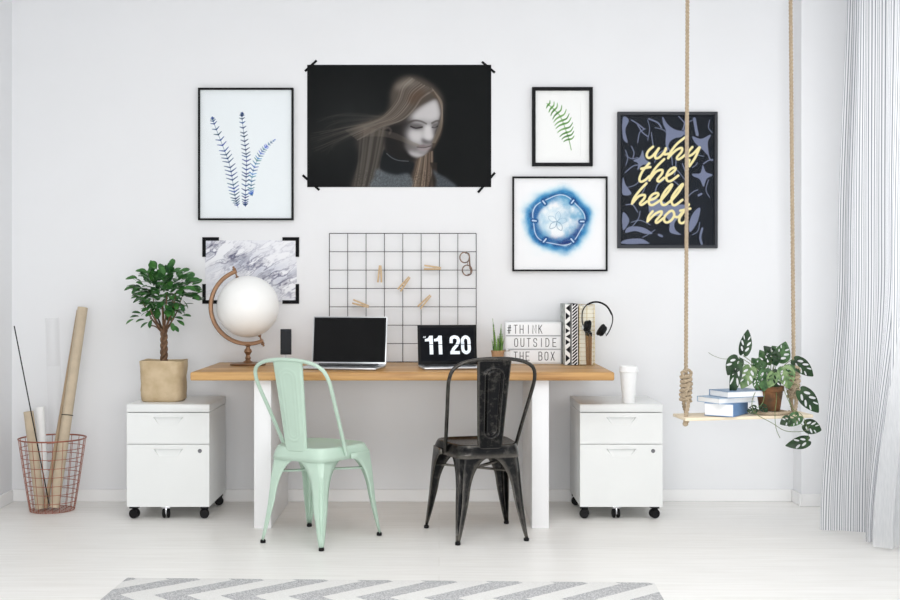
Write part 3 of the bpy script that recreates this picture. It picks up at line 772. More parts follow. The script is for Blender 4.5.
A.poly([(185, 318), (215, 312), (256, 318), (254, 350), (236, 372), (204, 366), (184, 345)], (208, 207, 212), 2.4, .95)
A.poly([(264, 292), (290, 288), (302, 318), (303, 350), (280, 360), (260, 350), (258, 320)], (216, 215, 220), 1.5, .95)
A.poly([(190, 410), (225, 420), (258, 432), (240, 442), (208, 437), (190, 425)], (190, 189, 194), 1.4, .85)
# shadowed cheek and temple
A.poly([(138, 262), (178, 250), (200, 280), (176, 305), (172, 345), (186, 380), (184, 412), (150, 400), (126, 340)], (44, 40, 40), 3.0, .95)
A.poly([(172, 370), (205, 378), (236, 392), (226, 412), (196, 408), (172, 398)], (112, 106, 106), 2.0, .8)
# brows, lids, nose, lips
A.stroke([(184, 276), (212, 266), (244, 269), (270, 281)], 2.2, (74, 66, 64), .75, 1.2, True, 1.2)
A.stroke([(298, 278), (318, 268), (332, 268)], 1.8, (84, 76, 74), .75, 1.0)
A.poly([(190, 286), (218, 280), (252, 288), (252, 300), (226, 308), (200, 300)], (92, 88, 90), 1.4, .85)
A.stroke([(196, 294), (220, 302), (250, 297)], 1.3, (36, 33, 35), .9, .8)
A.poly([(298, 286), (316, 278), (331, 278), (322, 296), (304, 304)], (96, 91, 94), 1.2, .85)
A.stroke([(299, 298), (312, 300), (325, 292)], 1.1, (40, 36, 38), .85, .7)
A.poly([(298, 300), (318, 296), (312, 330), (304, 345)], (130, 127, 132), 1.4, .6)
A.poly([(250, 352), (270, 362), (292, 366), (303, 357), (299, 374), (268, 377), (250, 366)], (86, 80, 84), 1.3, .85)
A.poly([(224, 390), (254, 381), (270, 385), (290, 381), (296, 387), (264, 396), (238, 396)], (126, 108, 112), .8, .9)
A.poly([(230, 397), (262, 398), (293, 389), (286, 404), (262, 411), (240, 406)], (160, 143, 148), .9, .85)
A.stroke([(226, 393), (260, 396), (294, 387)], .8, (74, 62, 66), .8, .6)
A.poly([(232, 414), (262, 417), (280, 411), (270, 422), (240, 424)], (128, 124, 128), 1.1, .6)
# front hair sweep
A.poly([(100, 130), (135, 78), (185, 54), (240, 66), (300, 100), (338, 138), (350, 185), (345, 235), (336, 195), (318, 158), (272, 176), (225, 210), (190, 242), (155, 266), (95, 284), (0, 306), (-110, 330), (-60, 290), (60, 250), (100, 200)], (92, 81, 72), 2.4, .92)
for k in range(90):
    t_ = k/89; c = rp_.choice([(142, 130, 118), (118, 104, 92), (76, 66, 58), (160, 150, 138), (110, 90, 76), (62, 54, 48)])
    A.stroke([(190+t_*115, 56+t_*62+r()*6), (150+t_*100, 100+t_*58), (126+t_*88, 170+t_*38), (66+t_*90, 240+t_*22), (-10+t_*60, 272+t_*26+r()*8), (-120+t_*60, 310+t_*50)], 1.0, c, .36, .8, True, .3)
A.comp(np.clip((362-A.X)/22, 0, 1)*np.exp(-((A.Y-131+(A.X-362)*.25)/16)**2), (38, 40, 40), .8)
A.A = A.A*.62+A.A.mean(-1, keepdims=True)*.38*np.array((1.03, 1.0, .97))
for k in range(22):
    y0 = r()*60
    A.stroke([(40-r()*40, 262+r()*30), (-40, 282+y0*.5), (-130, 296+y0), (-230-r()*60, 318+y0*1.7)], .8+r(), (112, 106, 98), .16+.10*r(), .9, True, .25)
A.poly([(122, 100), (170, 70), (215, 70), (205, 92), (165, 104), (132, 122)], (164, 156, 146), 2.2, .55)
A.poly([(185, 150), (235, 118), (268, 128), (244, 160), (210, 188), (190, 182)], (92, 70, 56), 2.4, .6)
A.poly([(280, 120), (312, 130), (335, 165), (345, 220), (350, 280), (338, 340), (305, 400), (300, 380), (322, 335), (336, 290), (340, 225), (330, 175), (305, 145)], (92, 80, 70), 1.0, .9)
for k in range(9): A.stroke([(296+k*5, 108+k*6), (340+k, 190), (346-k, 290-k*3), (314-k*2, 372)], .6, (150, 138, 124), .4, .6)
for k in range(10): A.stroke([(-30, 296+k*5), (60, 314+k*3), (130, 330+k*3), (196, 364+k*2), (236, 382+k)], .9, (132, 122, 110), .26, .8, True, .4)
A.stroke([(62, 308), (86, 300), (100, 312), (94, 328)], 2.0, (112, 100, 94), .5, 1.2)
A.poly([(228, 450), (262, 436), (294, 404), (300, 440), (298, 490), (292, 540), (300, 590), (190, 590), (206, 530), (214, 480)], (98, 84, 74), 1.4)
for k in range(34):
    A.stroke([(234+k*2.0, 450-k*1.1), (218+k*2.5, 510), (196+k*3.2, 592)], .9, rp_.choice([(150, 132, 114), (164, 150, 132), (82, 70, 62), (124, 106, 92), (60, 52, 46)]), .55, .6)
for k in range(16): A.stroke([(320-k*2, 470), (322-k*1.5, 520), (338-k*4, 590)], 1.2, (50, 44, 40), .5, .8)
# turtleneck and jumper
A.poly([(66, 408), (92, 428), (136, 452), (200, 462), (212, 480), (190, 520), (120, 522), (48, 498)], (30, 33, 36), .9)
A.stroke([(80, 424), (104, 444), (136, 457), (184, 461)], .7, (120, 124, 128), .8, .6)
A.poly([(32, 498), (80, 516), (130, 526), (188, 522), (192, 590), (6, 590), (18, 540)], (100, 106, 111), 1.2, .95)
A.poly([(300, 500), (335, 525), (372, 545), (420, 590), (322, 590), (318, 550)], (84, 90, 96), 1.2, .95)
A.T = (0, 0, 1)
kn = vnoise(A.X, A.Y, 1.1, 5, 2); msk = (A.A.mean(-1) > .3) & (A.Y > 170); A.A = A.A*np.where(msk, .78+.4*kn, 1)[..., None]
A.A = np.clip(A.A*.93-.012, 0, 1)
w_, h_ = wx(491.3)-wx(307), wz(64.5)-wz(187)
po = thing('poster', 'large dark portrait print of a woman with blowing hair, taped to the wall', 'poster', ((wx(307)+wx(491.3))/2, -.002, wz(187)))
obj('sheet', box(nb(), (-w_/2, -.001, 0), (w_/2, 0, h_)), PAPER, po)
A.mesh('artwork', w_, h_, GLOSSY, po, (0, -.0016, h_/2))
TAPE = mat('black_tape', srgb(20, 21, 23), .7, spec=.1, noise=.1)
def tapebit(a, b, wd, par, org):
    bm = nb(); ax, az, bx_, bz = wx(a[0])-org[0], wz(a[1])-org[1], wx(b[0])-org[0], wz(b[1])-org[1]
    d = Vector((bx_-ax, bz-az)).normalized(); n = Vector((-d.y, d.x))*wd/2
    P = [(ax+n.x, az+n.y), (bx_+n.x, bz+n.y), (bx_-n.x, bz-n.y), (ax-n.x, az-n.y)]
    f = [bm.verts.new((p[0], -.0032, p[1])) for p in P]; g = [bm.verts.new((p[0], -.0022, p[1])) for p in P]
    bm.faces.new(f); bm.faces.new(g)
    for k in range(4): bm.faces.new((f[k], f[(k+1) % 4], g[(k+1) % 4], g[k]))
    return bm
org = (po.location.x, po.location.z)
for a, b in (((304.8, 71), (316.5, 60.2)), ((482, 61.5), (495, 72.5)), ((302.5, 175), (319.2, 190)), ((478, 192.5), (495, 172.5))): obj('corner_tape', tapebit(a, b, .0125, po, org), TAPE, po, smooth=False)
# marble poster
A = Art(205, 240.3, 296.5, 302, 3, (236, 237, 241))
u = A.X*.86+A.Y*-.5; v = A.X*.5+A.Y*.86
n1 = vnoise(u*.35, v, .16, 31, 5); n2 = vnoise(u*.3+9, v, .3, 77, 5); n3 = vnoise(A.X, A.Y, .035, 5, 2)
band = np.exp(-((A.Y-240-(A.X-205)*.42-6)/13)**2)
vein = np.clip(1-np.abs(n1-.5)*14, 0, 1)**1.5; vein2 = np.clip(1-np.abs(n2-.52)*16, 0, 1)**2
A.comp(np.clip(n1*1.6-.62, 0, 1)*(.3+.9*band), (176, 180, 196), .9)
A.comp(vein*(.18+.75*band)*(.4+n3), (84, 84, 110), .85); A.comp(vein2*(.12+.65*band), (70, 70, 92), .7)
A.comp(np.clip(n2*2.6-1.35, 0, 1)*band, (64, 62, 84), .8)
w_, h_ = wx(296.5)-wx(205), wz(240.3)-wz(302)
mp_ = thing('poster', 'grey veined marble print with black corner tape, behind the globe', 'poster', ((wx(205)+wx(296.5))/2, -.002, wz(302)))
obj('sheet', box(nb(), (-w_/2, -.001, 0), (w_/2, 0, h_)), PAPER, mp_)
A.mesh('artwork', w_, h_, PRINT, mp_, (0, -.0016, h_/2))
org = (mp_.location.x, mp_.location.z)
for x, y, sx, sy in ((203.8, 238.9, 1, 1), (297.2, 238.9, -1, 1), (203.8, 302, 1, -1), (297.2, 302, -1, -1)):
    bm = tapebit((x-1.8*sx, y), (x+15*sx, y), .019, mp_, org)
    b2 = tapebit((x, y+1.5*sy), (x, y+18*sy), .019, mp_, org)
    me = bpy.data.meshes.new('tmp'); b2.to_mesh(me); bm.from_mesh(me); b2.free(); bpy.data.meshes.remove(me)
    obj('corner_tape', bm, TAPE, mp_, smooth=False)

# ------------------------------------------------------------------ wire grid panel, pegs, glasses
GY = -.035; SG = F/(GY-CAM_Y)
gx = lambda px: (px-439)/SG
gz = lambda py: CAM_Z+(286-py)/SG
x0, x1, zt = gx(329.3), gx(476.2), gz(233.4); cell = (x1-x0)/8; zb = DZ+.002
gp = obj('wire_grid_panel', nb(), BLACKW)
bm = nb(); r = .0019
for i in range(9): tube(bm, [(x0+i*cell, GY+.0034, zb), (x0+i*cell, GY+.0034, zt)], r if 0 < i < 8 else .0022, 6)
rows = 0; z = zt
while z > zb-.001:
    tube(bm, [(x0, GY, z), (x1, GY, z)], r if rows else .0022, 6); z -= cell; rows += 1
tube(bm, [(x0, GY, zb+.002), (x1, GY, zb+.002)], .0022, 6)
bm.to_mesh(gp.data); bm.free(); gp.data.polygons.foreach_set('use_smooth', [True]*len(gp.data.polygons))
tag(gp, 'black square wire grid panel leaning on the wall above the laptops', 'wire grid')
def make_pin():
    t = thing('clothespin', '', 'clothespin', (0, 0, 0), 0, 'clothespins on the wire grid')
    for s in (-1, 1):
        bm = nb(); vs = []
        prof = [(-.045, .0050), (-.01, .0026), (.018, .0008), (.046, .0006), (.046, .0068), (.030, .0085), (.005, .0105), (-.012, .0118), (-.045, .0138)]
        for y in (-.0055, .0055): vs.append([bm.verts.new((s*z, y, x)) for x, z in prof])
        bm.faces.new(vs[0]); bm.faces.new(vs[1])
        for k in range(len(prof)): bm.faces.new((vs[0][k], vs[0][(k+1) % len(prof)], vs[1][(k+1) % len(prof)], vs[1][k]))
        obj('prong', bm, PEG, t, smooth=False)
    bm = nb(); tube(bm, [(.0055*math.cos(a*.9)*1.0, .0055*math.sin(a*.9), .0+.0008*a) for a in range(0, 22)], .0008, 5)
    obj('spring', bm, CHROME, t)
    return t
pin0 = make_pin()
pins = [((380, 274), 2, 'wooden clothespin hanging upright near the top left of the wire grid', 0), ((432.5, 267.8), 94, 'wooden clothespin lying level at the upper right of the wire grid', .3),
        ((404.3, 283.8), 38, 'wooden clothespin tilted in the middle of the wire grid', 0), ((360.8, 304), 108, 'wooden clothespin tilted at the lower left of the wire grid', .3), ((424.8, 301.5), 43, 'wooden clothespin tilted above the flip clock laptop', 0)]
for k, (p, ang, lab, tw) in enumerate(pins):
    loc = (gx(p[0]), GY-.0095, gz(p[1]))
    o = pin0 if k == 0 else dup(pin0, loc)
    o.location = loc; o['label'] = lab
    o.rotation_euler = Euler((0, math.radians(ang), 0)).to_matrix().to_euler()
# eyeglasses
eg = thing('eyeglasses', 'round tortoiseshell eyeglasses hooked on the wire grid', 'glasses', (gx(467), GY-.006, gz(264)))
TORT = mat('tortoiseshell', srgb(150, 120, 100), .3, col2=srgb(62, 50, 46), nscale=70)
def ringpts(cx, cz, r, y=0, n=22): return [(cx+r*math.cos(2*PI*k/n)*.92, y, cz+r*math.sin(2*PI*k/n)) for k in range(n)]
bm = nb(); tube(bm, ringpts(-.009, .036, .028, -.004), .0034, 7, closed=True); tube(bm, ringpts(-.003, -.034, .028, -.004), .0034, 7, closed=True)
tube(bm, catmull([(-.001, -.004, .012), (.004, -.006, .002), (.001, -.004, -.010)], 5), .0022, 7)
obj('frame', bm, TORT, eg)
for zz, xo in ((.035, -.008), (-.033, -.003)):
    bm = nb(); lathe(bm, [(.027, -.0005), (.027, .0005)], 22, Matrix.Translation((xo, -.004, zz)) @ Matrix.Rotation(PI/2, 4, 'X')); obj('lens', bm, CLEAR, eg, smooth=False)
for zz in (.058, -.056):
    bm = nb(); tube(bm, catmull([(-.004, -.004, zz), (.012, -.006, zz*.98), (.016, -.022, zz*.7), (.014, -.026, zz*.1), (.012, -.028, -zz*.5)], 5), .0042, 7, flat=(1, .7)); obj('temple', bm, TORT, eg)
eg.rotation_euler = (0, math.radians(-6), 0)

# ------------------------------------------------------------------ globe
gl = thing('globe', 'plain white globe in a bronze arc stand on the desk', 'globe', (-.992, -.24, DZ))
gz_ = .304; GR = .160
bm = nb(); bmesh.ops.create_uvsphere(bm, u_segments=64, v_segments=40, radius=GR)
for v in bm.verts: v.co.z += gz_
obj('sphere', bm, GLOBE, gl)
bm = nb(); arc = []
a0, a1, n = math.radians(108), math.radians(294), 60
ro, ri = .203, .183; rg_ = []
for k in range(n+1):
    a = a0+(a1-a0)*k/n; c, s = math.cos(a), math.sin(a)
    sec = [(ri, -.011), (ri+.004, -.013), (ro-.004, -.013), (ro, -.010), (ro, .010), (ro-.004, .013), (ri+.004, .013), (ri, .011)]
    rg_.append([bm.verts.new((q*c, y, gz_+q*s)) for q, y in sec])
for a, b in zip(rg_, rg_[1:]):
    for i in range(8): bm.faces.new((a[i], a[(i+1) % 8], b[(i+1) % 8], b[i]))
bm.faces.new(rg_[0]); bm.faces.new(rg_[-1])
obj('meridian_arc', bm, BRONZE, gl)
for a in (a0, a1):
    bm = nb(); a += .04 if a == a0 else -.04
    p = Vector((.150*math.cos(a), 0, gz_+.150*math.sin(a))); q = Vector((.222*math.cos(a), 0, gz_+.222*math.sin(a)))
    lathe(bm, [(.003, 0), (.009, .008), (.009, .014), (.004, .02), (.004, .05), (.010, .056), (.010, .06), (.005, .064), (.006, .070), (.002, .073)], 16, hexm(p, q))
    obj('axis_pin', bm, BRONZE, gl)
bm = nb(); lathe(bm, [(.022, .012), (.024, .018), (.015, .024), (.012, .030), (.016, .036), (.013, .042), (.010, .052), (.014, .060), (.021, .070), (.018, .080), (.011, .088), (.010, .096), (.018, .102), (.019, .106), (.010, .112)], 28)
obj('stand_post', bm, BRONZE, gl)
bm = nb(); lathe(bm, [(.086, 0), (.092, .003), (.093, .008), (.086, .012), (.03, .014), (.001, .014)], 48)
obj('stand_base', bm, BRONZE, gl)

# ------------------------------------------------------------------ phone on dock
ph = thing('phone', 'dark smartphone standing on a small dock behind the mint chair', 'phone', (-.80, -.20, DZ))
obj('dock', box(nb(), (-.03, -.028, 0), (.03, .028, .010), .004), ALU, ph)
bm = nb(); tube(bm, [(0, 0, .008), (0, .002, .055)], .0035, 8); obj('dock_stem', bm, ALU, ph)
sl = nb(); box(sl, (-.029, -.004, .052), (.029, .004, .186), .0038, 3); obj('phone_body', sl, mat('slate_phone', srgb(40, 42, 47), .5, spec=.15, noise=.05), ph)
obj('screen', box(nb(), (-.026, -.0046, .066), (.026, -.0038, .172)), mat('phone_screen', srgb(36, 38, 43), .35, spec=.12, noise=.03), ph)

# ------------------------------------------------------------------ laptops
def laptop(label, loc, rz, W, D, H, tilt, bezel_mat, screen_mat, grp):
    t = thing('laptop', label, 'laptop', loc, rz, grp)
    b = obj('base', box(nb(), (-W/2, -D, .002), (W/2, 0, .013), .004, 3), ALU, t)
    obj('keyboard', box(nb(), (-W*.42, -D*.55, .0128), (W*.42, -.03, .0136)), mat('laptop_keys', srgb(40, 40, 43), .5, noise=.2, nscale=90), b)
    obj('trackpad', box(nb(), (-.05, -D*.96, .0128), (.05, -D*.62, .0133)), ALU, b)
    obj('hinge', lathe(nb(), [(.005, -W*.4), (.005, W*.4)], 12, Matrix.Translation((0, .001, .012)) @ Matrix.Rotation(PI/2, 4, 'Y')), RUBBER, t)
    lid = obj('lid', box(nb(), (-W/2, -.003, 0), (W/2, .004, H), .003, 3), ALU, t)
    lid.location = (0, .004, .012); lid.rotation_euler = (-tilt, 0, 0)
    e_ = .006 if bezel_mat is ALU else .0006
    bz = obj('bezel', box(nb(), (-W/2+e_, -.0036, .012 if bezel_mat is ALU else .001), (W/2-e_, -.0026, H-e_), .0002), BLACK, lid)
    s = obj('screen', box(nb(), (-W/2+.014, -.0041, .018), (W/2-.014, -.0034, H-.014)), screen_mat, lid)
    return t, lid
SCR = mat('dark_screen', srgb(15, 15, 16), .12, spec=.12, noise=.05)
SCR2 = mat('lit_dark_screen', srgb(16, 18, 24), .2, spec=.12, noise=.05)
laptop('silver laptop with a blank black screen on the desk behind the mint chair', (-.459, -.37, DZ), math.radians(-9), .388, .245, .246, math.radians(8), ALU, SCR, 'laptops on the desk')
l2, lid2 = laptop('smaller laptop showing a flip clock, behind the black chair', (.045, -.385, DZ), math.radians(9), .304, .205, .203, math.radians(9), BLACK, SCR2, 'laptops on the desk')
DIG = mat('clock_digits', srgb(222, 228, 234), .5)
DIG.node_tree.nodes['Principled BSDF'].inputs['Emission Color'].default_value = srgb(222, 230, 238)
DIG.node_tree.nodes['Principled BSDF'].inputs['Emission Strength'].default_value = .45
def cl(x, y): return ((x-375)/600*.304, .203*(1-(y-103)/400))
def flatpoly(bm, P, y=-.0042):
    f = [bm.verts.new((p[0], y-.0008, p[1])) for p in P]; g = [bm.verts.new((p[0], y, p[1])) for p in P]
    bm.faces.new(f); bm.faces.new(g)
    for k in range(len(P)): bm.faces.new((f[k], f[(k+1) % len(P)], g[(k+1) % len(P)], g[k]))
bm = nb()
for ox in (0, 92): flatpoly(bm, [cl(x+ox, y) for x, y in ((195, 212), (228, 212), (231, 400), (195, 400), (192, 268), (148, 270), (148, 246), (178, 238))])
ribbon(bm, [(v.x, v.y) for v in catmull([Vector((*cl(x, y), 0)) for x, y in ((414, 272), (418, 240), (448, 226), (482, 240), (486, 276), (468, 312), (436, 348), (424, 380))], 5)], .0165, -.0042, .0008)
flatpoly(bm, [cl(x, y) for x, y in ((403, 368), (500, 368), (500, 400), (403, 400))], -.0043)
ribbon(bm, [(v.x, v.y) for v in catmull([Vector((*cl(x, y), 0)) for x, y in ((530, 300), (531, 250), (562, 227), (592, 250), (596, 310), (595, 362), (566, 385), (535, 362), (530, 305), (530, 296))], 6)], .0165, -.0042, .0008)
for s in ([(132, 232), (137, 218), (142, 232)], [(146, 232), (147, 218), (151, 226), (155, 218), (156, 232)]): ribbon(bm, [cl(*p) for p in s], .0018, -.0042, .0008)
obj('clock_digits', bm, DIG, lid2, smooth=False)
bm = nb(); flatpoly(bm, [cl(x, y) for x, y in ((140, 299), (620, 299), (620, 304), (140, 304))], -.0052); obj('split_line', bm, SCR2, lid2, smooth=False)

# ------------------------------------------------------------------ little potted plant and jar
sp = thing('potted_succulent', 'small upright green succulent behind the black chair', 'plant', (.302, -.30, DZ))
obj('pot', lathe(nb(), [(.024, 0), (.026, .004), (.033, .07), (.035, .072), (.035, .08), (.031, .08), (.030, .07), (.001, .068)], 28), mat('tan_pot', srgb(176, 140, 104), .7, noise=.15), sp)
bm = nb()
for (bx_, by_, h_, lean, rr) in ((-.014, 0, .178, -.012, .0105), (.014, .004, .15, .004, .0105), (0, -.012, .09, .0, .011), (-.012, -.01, .11, -.004, .01), (.018, -.01, .10, .006, .01), (.004, .014, .10, .006, .008), (-.02, .01, .07, -.01, .007), (.02, -.008, .075, .012, .007)):
    n = int(h_/.006)
    ax = [Vector((bx_+lean*(k/n)**1.5, by_, .066+h_*k/n)) for k in range(n+1)]
    tube(bm, ax, [max(.0012, rr*.6*(1-(k/n)**2)) for k in range(n+1)], 6)
    for k in range(n):
        f = k/n
        if f > .82: continue
        for j in range(4):
            a = j*PI/2+k*.9; L = rr*1.9*(1-f*.75); d = Vector((math.cos(a), math.sin(a), .9)).normalized()
            s = Vector((-math.sin(a), math.cos(a), 0))*.0025
            p = ax[k]; vs = [bm.verts.new(q) for q in (p-s, p+s, p+d*L*.6+s*1.0, p+d*L, p+d*L*.6-s*1.0)]; bm.faces.new(vs)
obj('foliage', bm, SUCC, sp, recalc=False)
jr = thing('glass_jar', 'tiny clear glass jar beside the succulent and the lightbox', 'jar', (.350, -.27, DZ))
obj('jar_body', lathe(nb(), [(.018, 0), (.020, .004), (.020, .066), (.017, .070), (.017, .076), (.0155, .076), (.0155, .07), (.0185, .064), (.0185, .006), (.001, .005)], 24), GLASS, jr)
obj('lid', lathe(nb(), [(.018, .074), (.0185, .076), (.0185, .084), (.001, .085)], 24), ALU, jr)

# ------------------------------------------------------------------ cinema lightbox
lb = thing('lightbox', 'white cinema lightbox with black letters on the right side of the desk', 'lightbox', (.4965, -.155, DZ))
BW, BHt = .297, .222
LBF = mat('lightbox_case', srgb(232, 234, 236), .45, noise=.01)
obj('case', box(nb(), (-BW/2, 0, 0), (BW/2, .052, BHt), .004), LBF, lb)
LP = mat('lightbox_panel', srgb(242, 244, 247), .4, noise=.005)
obj('edge_trim', box(nb(), (BW/2, .002, .002), (BW/2+.007, .05, BHt-.002), .001), mat('grey_edge', srgb(92, 96, 102), .5, noise=.05), lb)
GR_ = mat('lightbox_rail', srgb(168, 170, 175), .5, noise=.03)
rowz = [(.153, .214), (.082, .145), (.010, .074)]
for z0, z1 in rowz: obj('panel', box(nb(), (-BW/2+.006, -.0015, z0), (BW/2-.006, .001, z1)), LP, lb)
for z in (.149, .078): obj('rail', box(nb(), (-BW/2+.004, -.003, z-.0025), (BW/2-.004, .001, z+.0025)), GR_, lb)
GLY = {'T': [[(0, 1), (1, 1)], [(.5, 1), (.5, 0)]], 'H': [[(0, 0), (0, 1)], [(1, 0), (1, 1)], [(0, .5), (1, .5)]], 'I': [[(.5, 0), (.5, 1)]],
       'N': [[(0, 0), (0, 1), (1, 0), (1, 1)]], 'K': [[(0, 0), (0, 1)], [(.95, 1), (0, .45)], [(.3, .6), (1, 0)]],
       'O': [[(.5, 0), (.08, .08), (0, .3), (0, .7), (.08, .92), (.5, 1), (.92, .92), (1, .7), (1, .3), (.92, .08), (.5, 0)]],
       'U': [[(0, 1), (0, .25), (.12, .05), (.5, 0), (.88, .05), (1, .25), (1, 1)]],
       'S': [[(1, .78), (.88, .95), (.5, 1), (.12, .94), (0, .78), (.12, .58), (.88, .42), (1, .22), (.88, .05), (.5, 0), (.12, .05), (0, .22)]],
       'D': [[(0, 0), (0, 1), (.6, 1), (1, .75), (1, .25), (.6, 0), (0, 0)]], 'E': [[(1, 1), (0, 1), (0, 0), (1, 0)], [(0, .5), (.8, .5)]],
       'B': [[(0, 0), (0, 1), (.7, 1), (.95, .87), (.95, .65), (.7, .53), (0, .53)], [(.7, .53), (1, .4), (1, .14), (.7, 0), (0, 0)]],
       'X': [[(0, 0), (1, 1)], [(0, 1), (1, 0)]], '#': [[(.2, 0), (.45, 1)], [(.6, 0), (.85, 1)], [(0, .35), (1, .35)], [(.05, .68), (1, .68)]]}
INK = mat('black_letter', srgb(44, 45, 52), .5, noise=.05)
texts = [('#THINK', [289, 352, 412, 480, 540, 600], 0), ('OUTSIDE', [358, 420, 483, 548, 610, 670, 740], 1), ('THE', [352, 412, 472], 2), ('BOX', [600, 660, 722], 2)]
for wd, xs, rw in texts:
    z0, z1 = rowz[rw]; zc = (z0+z1)/2; lh = .043
    for ch, x in zip(wd, xs):
        bm = nb(); lx = (x-545)/10/189.8; lw = .0165
        for s in GLY[ch]: ribbon(bm, [(lx+p[0]*lw, zc-lh/2+p[1]*lh) for p in s], .0036, -.0016, .0006)
        obj('letter', bm, INK, lb, smooth=False)

# ------------------------------------------------------------------ binders, wire file holder, pencil glass, headphones
S2 = F/(-.26-CAM_Y)
bx2 = lambda px: (px-439)/S2
def binder(label, pa, pb, h, art, side):
    xa_, xb_ = bx2(pa), bx2(pb); t = thing('binder', label, 'binder', ((xa_+xb_)/2, -.26, DZ), 0, 'patterned binders on the desk')
    hw = (xb_-xa_)/2-.0006
    obj('cover', box(nb(), (-hw, 0, 0), (hw, .225, h), .003), side, t)
    art.mesh('spine', 2*hw-.003, h-.006, PRINT, t, (0, -.0006, h/2))
    return t
A = Art(0, 0, 36, 320, 3, (234, 234, 232))
ys = [20, 62, 105, 140, 170, 200, 240, 285, 325]; szs = [20, 20, 19, 14, 13, 15, 20, 20, 20]
for k, (y, s_) in enumerate(zip(ys, szs)):
    s_ *= 1.0
    if k % 2 == 0 or k == 4: A.poly([(31, y-s_), (31, y+s_), (5, y)], (28, 28, 30), .4, 1, False)
    else: A.poly([(4, y-s_), (4, y+s_), (30, y)], (28, 28, 30), .4, 1, False)
A.poly([(32, 0), (36, 0), (36, 320), (32, 320)], (30, 30, 32), .3, 1, False)
MARB = mat('speckled_binder', srgb(206, 210, 206), .6, col2=srgb(128, 138, 134), nscale=45)
binder('binder with black triangles on its spine, beside the lightbox', 564.6, 571.3, .319, A, MARB)
A = Art(0, 0, 34, 320, 3, (240, 240, 240))
for k in range(-3, 22): A.stroke([(2, k*17+26), (32, k*17)], 8.0, (16, 14, 20), 1, .6, False)
A.poly([(0, 0), (4, 0), (4, 320), (0, 320)], (236, 236, 236), .3, 1, False); A.poly([(31, 0), (34, 0), (34, 320), (31, 320)], (236, 236, 236), .3, 1, False)
binder('binder with slanted black stripes on its spine, beside the gold wire holder', 571.3, 578.3, .319, A, BLACK)
fx0, fx1 = bx2(578.8), bx2(595.0)
fh = thing('file_holder', 'gold wire file holder full of cream papers at the right end', 'file holder', ((fx0+fx1)/2, -.26, DZ))
hw = (fx1-fx0)/2
obj('papers', box(nb(), (-hw+.004, .006, .004), (hw-.010, .215, .306), .002), CREAM, fh)
bm = nb()
for k in range(15):
    z = .003+k*.0222
    tube(bm, [(-hw+.002, 0, z), (hw-.002, 0, z), (hw-.002, .22, z), (-hw+.002, .22, z)], .0011, 5, closed=True)
for x in (-hw+.002, 0, hw-.002):
    for y in (0, .22): tube(bm, [(x, y, .002), (x, y, .315)], .0013, 5)
for k in range(1, 5): tube(bm, [(hw-.002, .22*k/5, .002), (hw-.002, .22*k/5, .315)], .0011, 5)
obj('wire_frame', bm, GOLD, fh)
pg = thing('pencil_glass', 'clear glass of brown pencils in front of the wire holder', 'pencil glass', (bx2(589.5)-.012, -.372, DZ))
obj('glass', lathe(nb(), [(.026, 0), (.027, .003), (.027, .192), (.0255, .192), (.0255, .008), (.001, .006)], 32), GLASS, pg)
BR = mat('brown_pencil', srgb(140, 104, 64), .55, noise=.2, nscale=30)
for k, (x, y, tx, ty, L) in enumerate(((-.008, -.004, -.004, 0, .170), (.000, .004, .002, .004, .176), (-.014, .004, -.006, .002, .172), (.004, -.006, .002, -.006, .168), (-.004, .010, .004, .010, .165))):
    bm = nb(); p, q = Vector((x, y, .008)), Vector((x+tx, y+ty, .008+L)); lathe(bm, [(.0042, 0), (.0042, L-.02)], 6, hexm(p, q))
    s = obj('pencil', bm, BR, pg)
    bm = nb(); lathe(bm, [(.0044, L-.02), (.0044, L-.002), (.002, L)], 6, hexm(p, q)); obj('pencil_end', bm, BLACK, s)
hp = thing('headphones', 'black headphones hanging on the corner of the gold wire holder', 'headphones', (bx2(596.3), -.262, DZ+.326))
B_ = [(-.073, .0, -.118), (-.077, 0, -.085), (-.071, 0, -.04), (-.046, 0, -.010), (-.012, 0, .003), (.024, 0, -.001), (.056, 0, -.022), (.078, 0, -.062), (.079, 0, -.10), (.063, 0, -.142), (.044, 0, -.170)]
B_ = [(a, .30*c, c) for a, b, c in B_]
bm = nb(); q = catmull(B_, 8); tube(bm, q, .0042, 8, flat=(1.9, .7)); obj('headband', bm, BLACK, hp)
bm = nb(); q = catmull(B_[3:8], 8); tube(bm, [Vector(p)+Vector((0, 0, -.001)) for p in q], .0062, 10, flat=(1.7, .8)); obj('headband_pad', bm, RUBBER, hp)
def earcup(c, ang, nm):
    M = Matrix.Translation(c) @ Matrix.Rotation(ang, 4, 'Y') @ Matrix.Rotation(PI/2, 4, 'Y')
    r = nb(); lathe(r, [(.001, -.014), (.022, -.013), (.029, -.006), (.030, 0), (.030, .004)], 28, M); e = obj('earcup', r, BLACK, hp)
    r = nb(); lathe(r, [(.030, .004), (.033, .008), (.033, .016), (.027, .021), (.016, .018), (.001, .016)], 28, M); obj('ear_cushion', r, RUBBER, e)
earcup((-.056, -.040, -.122), math.radians(8), 'l')
earcup((.026, -.046, -.146), math.radians(180+34), 'r')
bm = nb(); tube(bm, catmull([(-.073, -.035, -.118), (-.076, -.04, -.135), (-.068, -.04, -.125)], 5), .0032, 8); obj('yoke', bm, ALU, hp)
bm = nb(); tube(bm, catmull([(.044, -.051, -.170), (.042, -.05, -.160), (.038, -.048, -.150)], 5), .0032, 8); obj('yoke', bm, ALU, hp)

